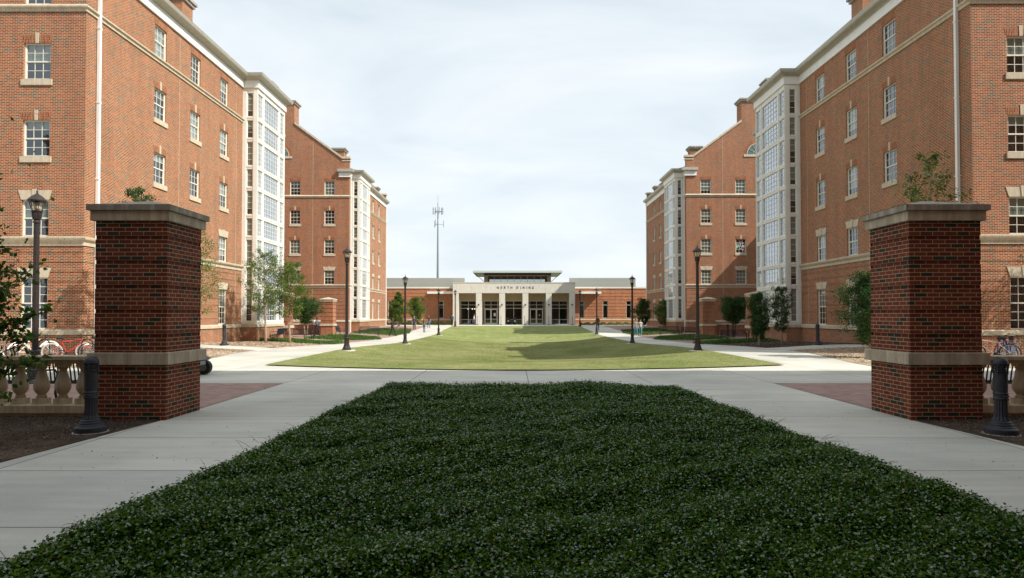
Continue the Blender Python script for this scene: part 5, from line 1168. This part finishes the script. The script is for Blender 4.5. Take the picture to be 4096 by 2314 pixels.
tree(13.75, 26.0, 3.35, 0.95, 'bushy upright evergreen tree directly beside the right brick pier', seed=18, n=12000, ls=0.07, shape='col', leafm=M_leafB, cz0=0.12, dens=2, r0=0.06, group=G)
tree(10.6, 17.2, 6.1, 0.75, 'pale green sparse tree rising above the cap of the right pier', seed=19, n=1300, ls=0.075, r0=0.05, cz0=0.45, shape='oval', dens=0.8, group=G)
tree(-13.8, 76, 4.7, 1.25, 'slim pointed tree before the far end of the left gabled hall', seed=20, n=8000, ls=0.11, shape='cone', leafm=M_leafA, cz0=0.22, dens=1.6, group=G)
tree(-12.6, 82, 4.0, 1.1, 'reddish small tree behind the slim pointed tree on the left', seed=21, n=5500, ls=0.11, shape='oval', cz0=0.25, group=G)
tree(15.2, 79, 3.6, 1.05, 'dark small tree behind the second right lamp post', seed=22, n=7500, ls=0.10, shape='col', leafm=M_leafB, cz0=0.14, dens=1.6, group=G)
tree(17.0, 76, 3.5, 0.95, 'small tree with brownish leaves before the far right hall corner', seed=23, n=5200, ls=0.10, shape='col', leafm=M_leafA, cz0=0.16, dens=1.4, group=G)
# tree at the left frame edge reaching in with leafy boughs
def near_tree():
    root = tag(empty('leafy_tree', (-9.3, 9.6, 0)), 'dark leafy tree reaching in from the left frame edge over the balustrade', 'tree')
    mb = MB(); mb.tube([(0, 0, -0.1), (0.05, 0, 1.0), (0.0, 0.1, 2.4), (-0.15, 0.1, 4.2)], [0.09, 0.075, 0.06, 0.02], 10)
    # boughs end points in camera-independent metres, relative to the trunk foot
    rs = random.Random(5); C = []
    boughs = [((0.0, 0, 0.75), (1.0, -0.1, 0.72), (2.05, -0.15, 1.12), 26), ((0, 0, 0.9), (0.9, -0.2, 0.62), (1.65, -0.3, 0.55), 16), ((0, 0, 1.4), (1.1, 0.1, 1.5), (2.15, 0.05, 1.82), 30), ((0, 0, 1.5), (1.0, -0.1, 1.75), (1.75, 0.0, 2.35), 26),
              ((0, 0, 1.2), (0.9, 0.1, 1.35), (1.6, 0.05, 1.55), 22), ((0, 0, 2.0), (0.8, 0, 2.4), (1.35, 0.05, 2.75), 26), ((0, 0, 2.4), (0.7, 0.1, 2.9), (1.2, 0.0, 3.15), 24), ((0, 0, 1.7), (0.8, 0.3, 2.0), (1.5, 0.3, 2.2), 20),
              ((0, 0, 1.3), (0.8, -0.2, 1.2), (1.35, -0.2, 1.25), 18), ((0, 0, 2.6), (0.5, 0.2, 3.2), (0.9, 0.1, 3.5), 18), ((0, 0, 1.5), (0.9, 0, 1.6), (1.5, -.1, 1.75), 20), ((0, 0, 2.2), (.8, .2, 2.3), (1.3, .2, 2.4), 24), ((0, 0, 1.9), (0.9, -.1, 2.05), (1.5, -.2, 2.1), 26), ((0, 0, 1.1), (1.0, .1, 1.0), (1.75, 0, 1.35), 26), ((0, 0, 2.5), (.8, -.1, 2.75), (1.15, -.1, 2.95), 26), ((0, 0, 0.9), (0.8, 0, 0.95), (1.3, 0, 0.9), 20)]
    for a, b, c, n in boughs:
        a, b, c = Vector(a), Vector(b), Vector(c); mb.tube([a, a.lerp(b, .5), b, b.lerp(c, .5), c], [0.03, 0.022, 0.015, 0.009, 0.004], 6)
        for k in range(n):
            t = rs.uniform(0.3, 1.0); p = a.lerp(b, min(1, t * 2)) if t < 0.5 else b.lerp(c, t * 2 - 1)
            q = p + Vector((rs.gauss(.12, .12), rs.gauss(0, .13), rs.gauss(0.02, .12))); mb.tube([p, q], [0.005, 0.002], 4, caps=False)
            for j in range(8): C.append(tuple(p.lerp(q, rs.uniform(0.1, 1.15)) + Vector((rs.gauss(0, .03), rs.gauss(0, .022), rs.gauss(0, .022)))))
    for k in range(1500):   # denser crown beyond the frame edge
        C.append((rs.gauss(0.3, .45), rs.gauss(0, .6), rs.gauss(2.3, .9)))
    mb.build('trunk', M_barkd, root, smooth=True)
    C = np.array(C); n = len(C); nr = np.random.default_rng(8); D = nr.normal(0, 1, (n, 3)); D[:, 2] -= .4; np.random.seed(9)
    leaf_cloud('crown', C, D, nr.uniform(0.06, 0.11, n), M_leafC, root, 0.62, 0.2)
near_tree()
tree(14.6, 16.9, 4.6, 1.3, 'tree at the right frame edge reaching in one leafy twig', seed=31, n=3500, ls=0.07, leafm=M_leafC, cz0=0.4, name='leafy_tree')
tree(24.2, 24.4, 7.5, 1.9, 'tree beyond the right frame edge dappling the brick wall', seed=34, n=6000, ls=0.09, cz0=0.25, name='leafy_tree')
# shrubs before the dining hall wings
for s in (-1, 1):
    x0, x1 = (-24, -10.3) if s < 0 else (10.2, 26); n = 9000 if s < 0 else 9000
    x = rng.uniform(x0, x1, n); y = rng.uniform(102.9, 105.2, n); hh = 0.55 if s < 0 else 0.42
    z = 0.05 + rng.random(n) ** 0.7 * hh * (0.75 + 0.35 * np.sin(x * 5.1) + 0.15 * vnoise(x, y, 4, 3)); D = rng.normal(0, 1, (n, 3))
    o = leaf_cloud('hedge', np.stack([x, y, np.maximum(z, 0.05)], 1), D, rng.uniform(0.09, 0.18, n), M_leafB if s < 0 else M_leafA, None, 0.5)
    tag(o, 'dark low shrubs along the foot of the left dining wing' if s < 0 else 'yellow-green low shrubs along the foot of the right dining wing', 'hedge')
# ------------------------------------------------------------------ mast, bins, stanchions
def mast():
    x, y = -23.4, 200.0; root = tag(empty('cell_tower', (x, y, 0)), 'tall thin phone mast with antenna arms behind the dining hall', 'tower'); gm = paint((0.22, 0.26, 0.27), 0.5, 0.3)
    MB().tube([(0, 0, -1), (0, 0, 15), (0, 0, 29), (0, 0, 36)], [0.42, 0.34, 0.20, 0.12], 12).build('pole', gm, root, smooth=True)
    for zc, k, r in ((33.2, 9, 1.7), (29.3, 3, 1.75)):
        mb = MB()
        for j in range(3):
            t = R(120 * j + 12); t2 = R(120 * j + 132); mb.tube([(0, 0, zc), (r * math.cos(t), r * math.sin(t), zc)], 0.06, 5)
            if k > 3: mb.tube([(r * math.cos(t), r * math.sin(t), zc), (r * math.cos(t2), r * math.sin(t2), zc)], 0.05, 5)
        m_ = mb.build('antenna_mount', gm, root)
        for j in range(k):
            t = R(360 / k * j + 12); rr = r * (1 if k == 3 else 0.9); MB().box(rr * math.cos(t) - 0.075, rr * math.cos(t) + 0.075, rr * math.sin(t) - 0.08, rr * math.sin(t) + 0.08, zc - 0.9, zc + 1.2).build('antenna_panel', gm, m_)
    MB().tube([(0, 0, 36), (0, 0, 38.2)], 0.04, 5).build('whip_antenna', gm, root)
mast()
for i, x in enumerate((-0.95, 0.1)):
    y = 106.2; r_ = tag(empty('trash_bin', (x + (-.2), y, 0.07)), 'black recycling bin under the portico, %s of the pair' % ('left' if i == 0 else 'right'), 'bin', 'black bins under the portico')
    MB().lathe([(0.28, 0), (0.3, 0.05), (0.3, 0.85), (0.27, 0.9)], 20).build('body', M_black, r_)
    MB().lathe([(0.32, 0.9), (0.32, 0.96), (0.26, 1.05), (0.1, 1.12)], 20).build('lid', paint((0.03, 0.05, 0.06), 0.4), r_)
    MB().box(-0.15, 0.15, -0.312, -0.30, 0.5, 0.62).box(-0.12, 0.12, -0.312, -0.30, 0.66, 0.72).build('notice', paint((0.7, 0.7, 0.7), 0.7), r_)
names = ['leftmost', 'second', 'middle', 'fourth', 'rightmost']
for i, x in enumerate((-5.75, -2.0, 1.72, 5.55, 9.25)):
    r_ = tag(empty('sign_post', (x - .3, 103.3, 0.06)), 'thin dark post on a flat base before the portico columns, %s of five' % names[i], 'post', 'thin posts before the portico')
    MB().lathe([(0.26, 0), (0.27, 0.04), (0.2, 0.08), (0.05, 0.1)], 16).build('base', M_lamp, r_); MB().tube([(0, 0, 0.08), (0, 0, 1.45)], 0.03, 8).build('pole', M_lamp, r_)
# ------------------------------------------------------------------ people
def person(x, y, H, face, label, top, legs, shoes=(0.03, 0.03, 0.03), hair=(0.03, 0.02, 0.015), skin=(0.42, 0.24, 0.16), stride=0.0, arms='swing', sleeve=1.0, hairlen=0.0, shorts=False, z=None, pack=None):
    z = gz(x, y) + 0.02 if z is None else z; k = H / 1.75
    me = bpy.data.meshes.new('person'); V = []; E = []; Rd = []; T = []
    def v(p, r, t, par=None):
        V.append((p[0] * k, p[1] * k, p[2] * k)); Rd.append(r * k); T.append(t)
        if par is not None: E.append((par, len(V) - 1))
        return len(V) - 1
    pel = v((0, 0, 0.95), 0.145, 'L'); wst = v((0, 0.0, 1.10), 0.125, 'T', pel); ch = v((0, 0.0, 1.30), 0.155, 'T', wst); nb = v((0, 0.01, 1.46), 0.07, 'T', ch); nk = v((0, 0.0, 1.52), 0.055, 'S', nb)
    jaw = v((0, -0.025, 1.585), 0.068, 'S', nk); hd = v((0, 0.0, 1.655), 0.085, 'S', jaw); v((0, 0.005, 1.70), 0.06, 'S', hd); v((0, -0.098, 1.635), 0.013, 'S', hd)
    for s in (-1, 1):
        st = stride * s
        hp = v((0.085 * s, 0, 0.90), 0.095, 'L', pel); kn = v((0.095 * s, -0.06 - st * 0.42 if st > 0 else -0.02 - st * .2, 0.50), 0.062, 'K', hp)
        an = v((0.10 * s, -st * 0.85 + 0.0, 0.085 + (0.07 if st < 0 else 0)), 0.042, 'K', kn); v((0.105 * s, -st * 0.85 - 0.15, 0.035 + (0.0 if st >= 0 else 0.0)), 0.038, 'F', an)
        v((0.0985 * s, -st * 0.85 + 0.04, 0.045), 0.04, 'F', an)
        sh = v((0.185 * s, 0.01, 1.40), 0.062, 'T', ch)
        if arms == 'swing': el = (0.235 * s, 0.05 + st * 0.28, 1.13); wr = (0.235 * s, -0.05 + st * 0.5, 0.90)
        elif arms == 'front': el = (0.22 * s, 0.03, 1.13); wr = (0.10 * s, -0.22, 1.10)
        else: el = (0.24 * s, 0.06, 1.13); wr = (0.23 * s, -0.16 if s > 0 else 0.0, 1.02 if s > 0 else 0.88)
        e_ = v(el, 0.043, 'A', sh); w_ = v(wr, 0.028, 'H', e_)
        d = (Vector(wr) - Vector(el)).normalized(); pm = Vector(wr) + d * 0.07; p_ = v(pm, 0.032, 'H', w_)
        sd1 = Vector((0, 1, 0)) if abs(d.y) < 0.8 else Vector((1, 0, 0))
        for f_, (o_, ln) in enumerate(((-.027, .07), (-.009, .082), (.009, .078), (.027, .062))): v(pm + sd1 * o_ + d * ln + Vector((-.012 * s, 0, 0)), 0.0085, 'H', p_)
        v(Vector(wr) + sd1 * -0.045 + d * 0.055, 0.010, 'H', w_)
    me.from_pydata(V, E, []); o = bpy.data.objects.new('person', me); COL.objects.link(o)
    m = o.modifiers.new('s', 'SKIN'); m.use_smooth_shade = True
    for i, r in enumerate(Rd): me.skin_vertices[0].data[i].radius = (r, r * (0.78 if T[i] in 'TL' and i < 4 else 1))
    me.skin_vertices[0].data[0].use_root = True
    sb = o.modifiers.new('b', 'SUBSURF'); sb.levels = 1; sb.render_levels = 1
    dg = bpy.context.evaluated_depsgraph_get(); nm = bpy.data.meshes.new_from_object(o.evaluated_get(dg)); nm.name = 'person'
    bpy.data.objects.remove(o)
    o = obj('person', nm, None, (x, y, z), R(face)); tag(o, label, 'person')
    nm.materials.clear()
    for c in (skin, top, legs, shoes): nm.materials.append(paint(c, 0.75))
    tree_ = [(Vector(p), t) for p, t in zip(V, T)]
    segs = [(Vector(V[a]), Vector(V[b]), T[a], T[b]) for a, b in E]
    for pl in nm.polygons:
        c = pl.center; best = None
        for a, b, ta, tb in segs:
            ab = b - a; t = max(0, min(1, (c - a).dot(ab) / max(1e-9, ab.length_squared))); dd = (a + ab * t - c).length
            if best is None or dd < best[0]: best = (dd, ta, tb, t)
        _, ta, tb, t = best; q = tb if t > 0.5 else ta
        mi = 0
        if tb in 'T' or q == 'T': mi = 1
        elif tb == 'A': mi = 1 if t < max(0.35, sleeve) else 0
        elif tb == 'H' and ta == 'A': mi = 1 if (sleeve >= 1 and t < 0.85) else 0
        elif tb == 'L' or (ta == 'L' and tb == 'K'): mi = 2
        elif tb == 'K': mi = 2 if not shorts else 0
        elif tb == 'F': mi = 3
        pl.material_index = mi
    mb = MB(); prof = [(0.092, -0.02), (0.098, 0.03), (0.09, 0.075), (0.065, 0.105), (0.02, 0.12)]
    mb.lathe([(r * k, zz * k) for r, zz in prof], 14, (0, 0.022 * k, 1.655 * k))
    if hairlen: mb.tube([(0, 0.05 * k, 1.68 * k), (0, 0.085 * k, 1.55 * k), (0, 0.11 * k, (1.52 - hairlen) * k)], [0.09 * k, 0.10 * k, 0.05 * k], 10)
    h = mb.build('hair', paint(hair, 0.7), o, smooth=True)
    if pack:
        b = MB(); b.box(-0.15, 0.15, -0.08, 0.09, -0.24, 0.22); a = R(face); ox = -math.sin(a) * 0.23 * k; oy = math.cos(a) * 0.23 * k
        b = b.build('backpack', paint(pack, 0.8), None, (x + ox, y + oy, z + 1.27 * k), a, bevel=0.06); return o, b
    return o
SW = dict(stride=0.28)
person(-12.5, 65.7, 1.78, 62, 'man all in black striding across the left brick paving', (0.012, 0.012, 0.014), (0.012, 0.012, 0.014), (0.1, 0.05, 0.04), skin=(0.10, 0.055, 0.035), stride=0.36, arms='front')
person(-12.4, 79.5, 1.68, 10, 'blond person in a dark blazer walking towards the viewer, left walk', (0.03, 0.04, 0.09), (0.02, 0.02, 0.025), hair=(0.35, 0.22, 0.10), stride=0.15)
person(-10.5, 74.5, 1.66, 175, 'long-haired woman in olive top and jeans walking away on the left walk', (0.16, 0.15, 0.06), (0.07, 0.12, 0.25), hair=(0.16, 0.08, 0.03), hairlen=0.3, stride=0.2, sleeve=0.4)
person(-11.2, 84, 1.72, 15, 'woman in a dark red top walking towards the viewer behind the olive top', (0.08, 0.015, 0.02), (0.08, 0.14, 0.28), hair=(0.12, 0.05, 0.02), stride=0.22, sleeve=0.4, hairlen=0.2)
_, b = person(-9.0, 92.5, 1.72, 185, 'person with a dark backpack half behind the farthest left lamp post', (0.03, 0.04, 0.05), (0.02, 0.02, 0.02), pack=(0.03, 0.06, 0.07), stride=0.1); tag(b, 'dark teal backpack worn by the person at the farthest left lamp post', 'backpack')
person(-6.5, 103.2, 1.62, 80, 'person in a pale shirt standing by the leftmost portico window', (0.45, 0.48, 0.55), (0.03, 0.05, 0.12), hair=(0.1, 0.05, 0.03), stride=0.1, arms='phone', z=0.09)
person(9.75, 78.5, 1.8, 5, 'man in a black long-sleeved shirt behind the third right lamp post', (0.014, 0.014, 0.02), (0.02, 0.018, 0.02), stride=0.12)
person(12.0, 66.2, 1.72, 8, 'person in a grey tee and teal jeans left of the second right lamp post', (0.25, 0.27, 0.25), (0.07, 0.22, 0.26), shoes=(0.5, 0.5, 0.5), stride=0.16, sleeve=0.4)
_, b = person(12.55, 66.6, 1.7, -5, 'companion in a white tee with a dark bag, right of the second right lamp post', (0.5, 0.5, 0.46), (0.08, 0.25, 0.3), shoes=(0.45, 0.4, 0.4), stride=0.12, sleeve=0.4, pack=(0.03, 0.012, 0.02)); tag(b, 'dark maroon backpack worn by the companion in the white tee', 'backpack')
_, b = person(-18.1, 59.2, 1.74, 80, 'person in a grey top walking past the round tree with a white backpack', (0.10, 0.13, 0.15), (0.02, 0.02, 0.03), skin=(0.12, 0.06, 0.04), stride=0.25, pack=(0.75, 0.74, 0.78), arms='front'); tag(b, 'white backpack on the person by the round tree', 'backpack')
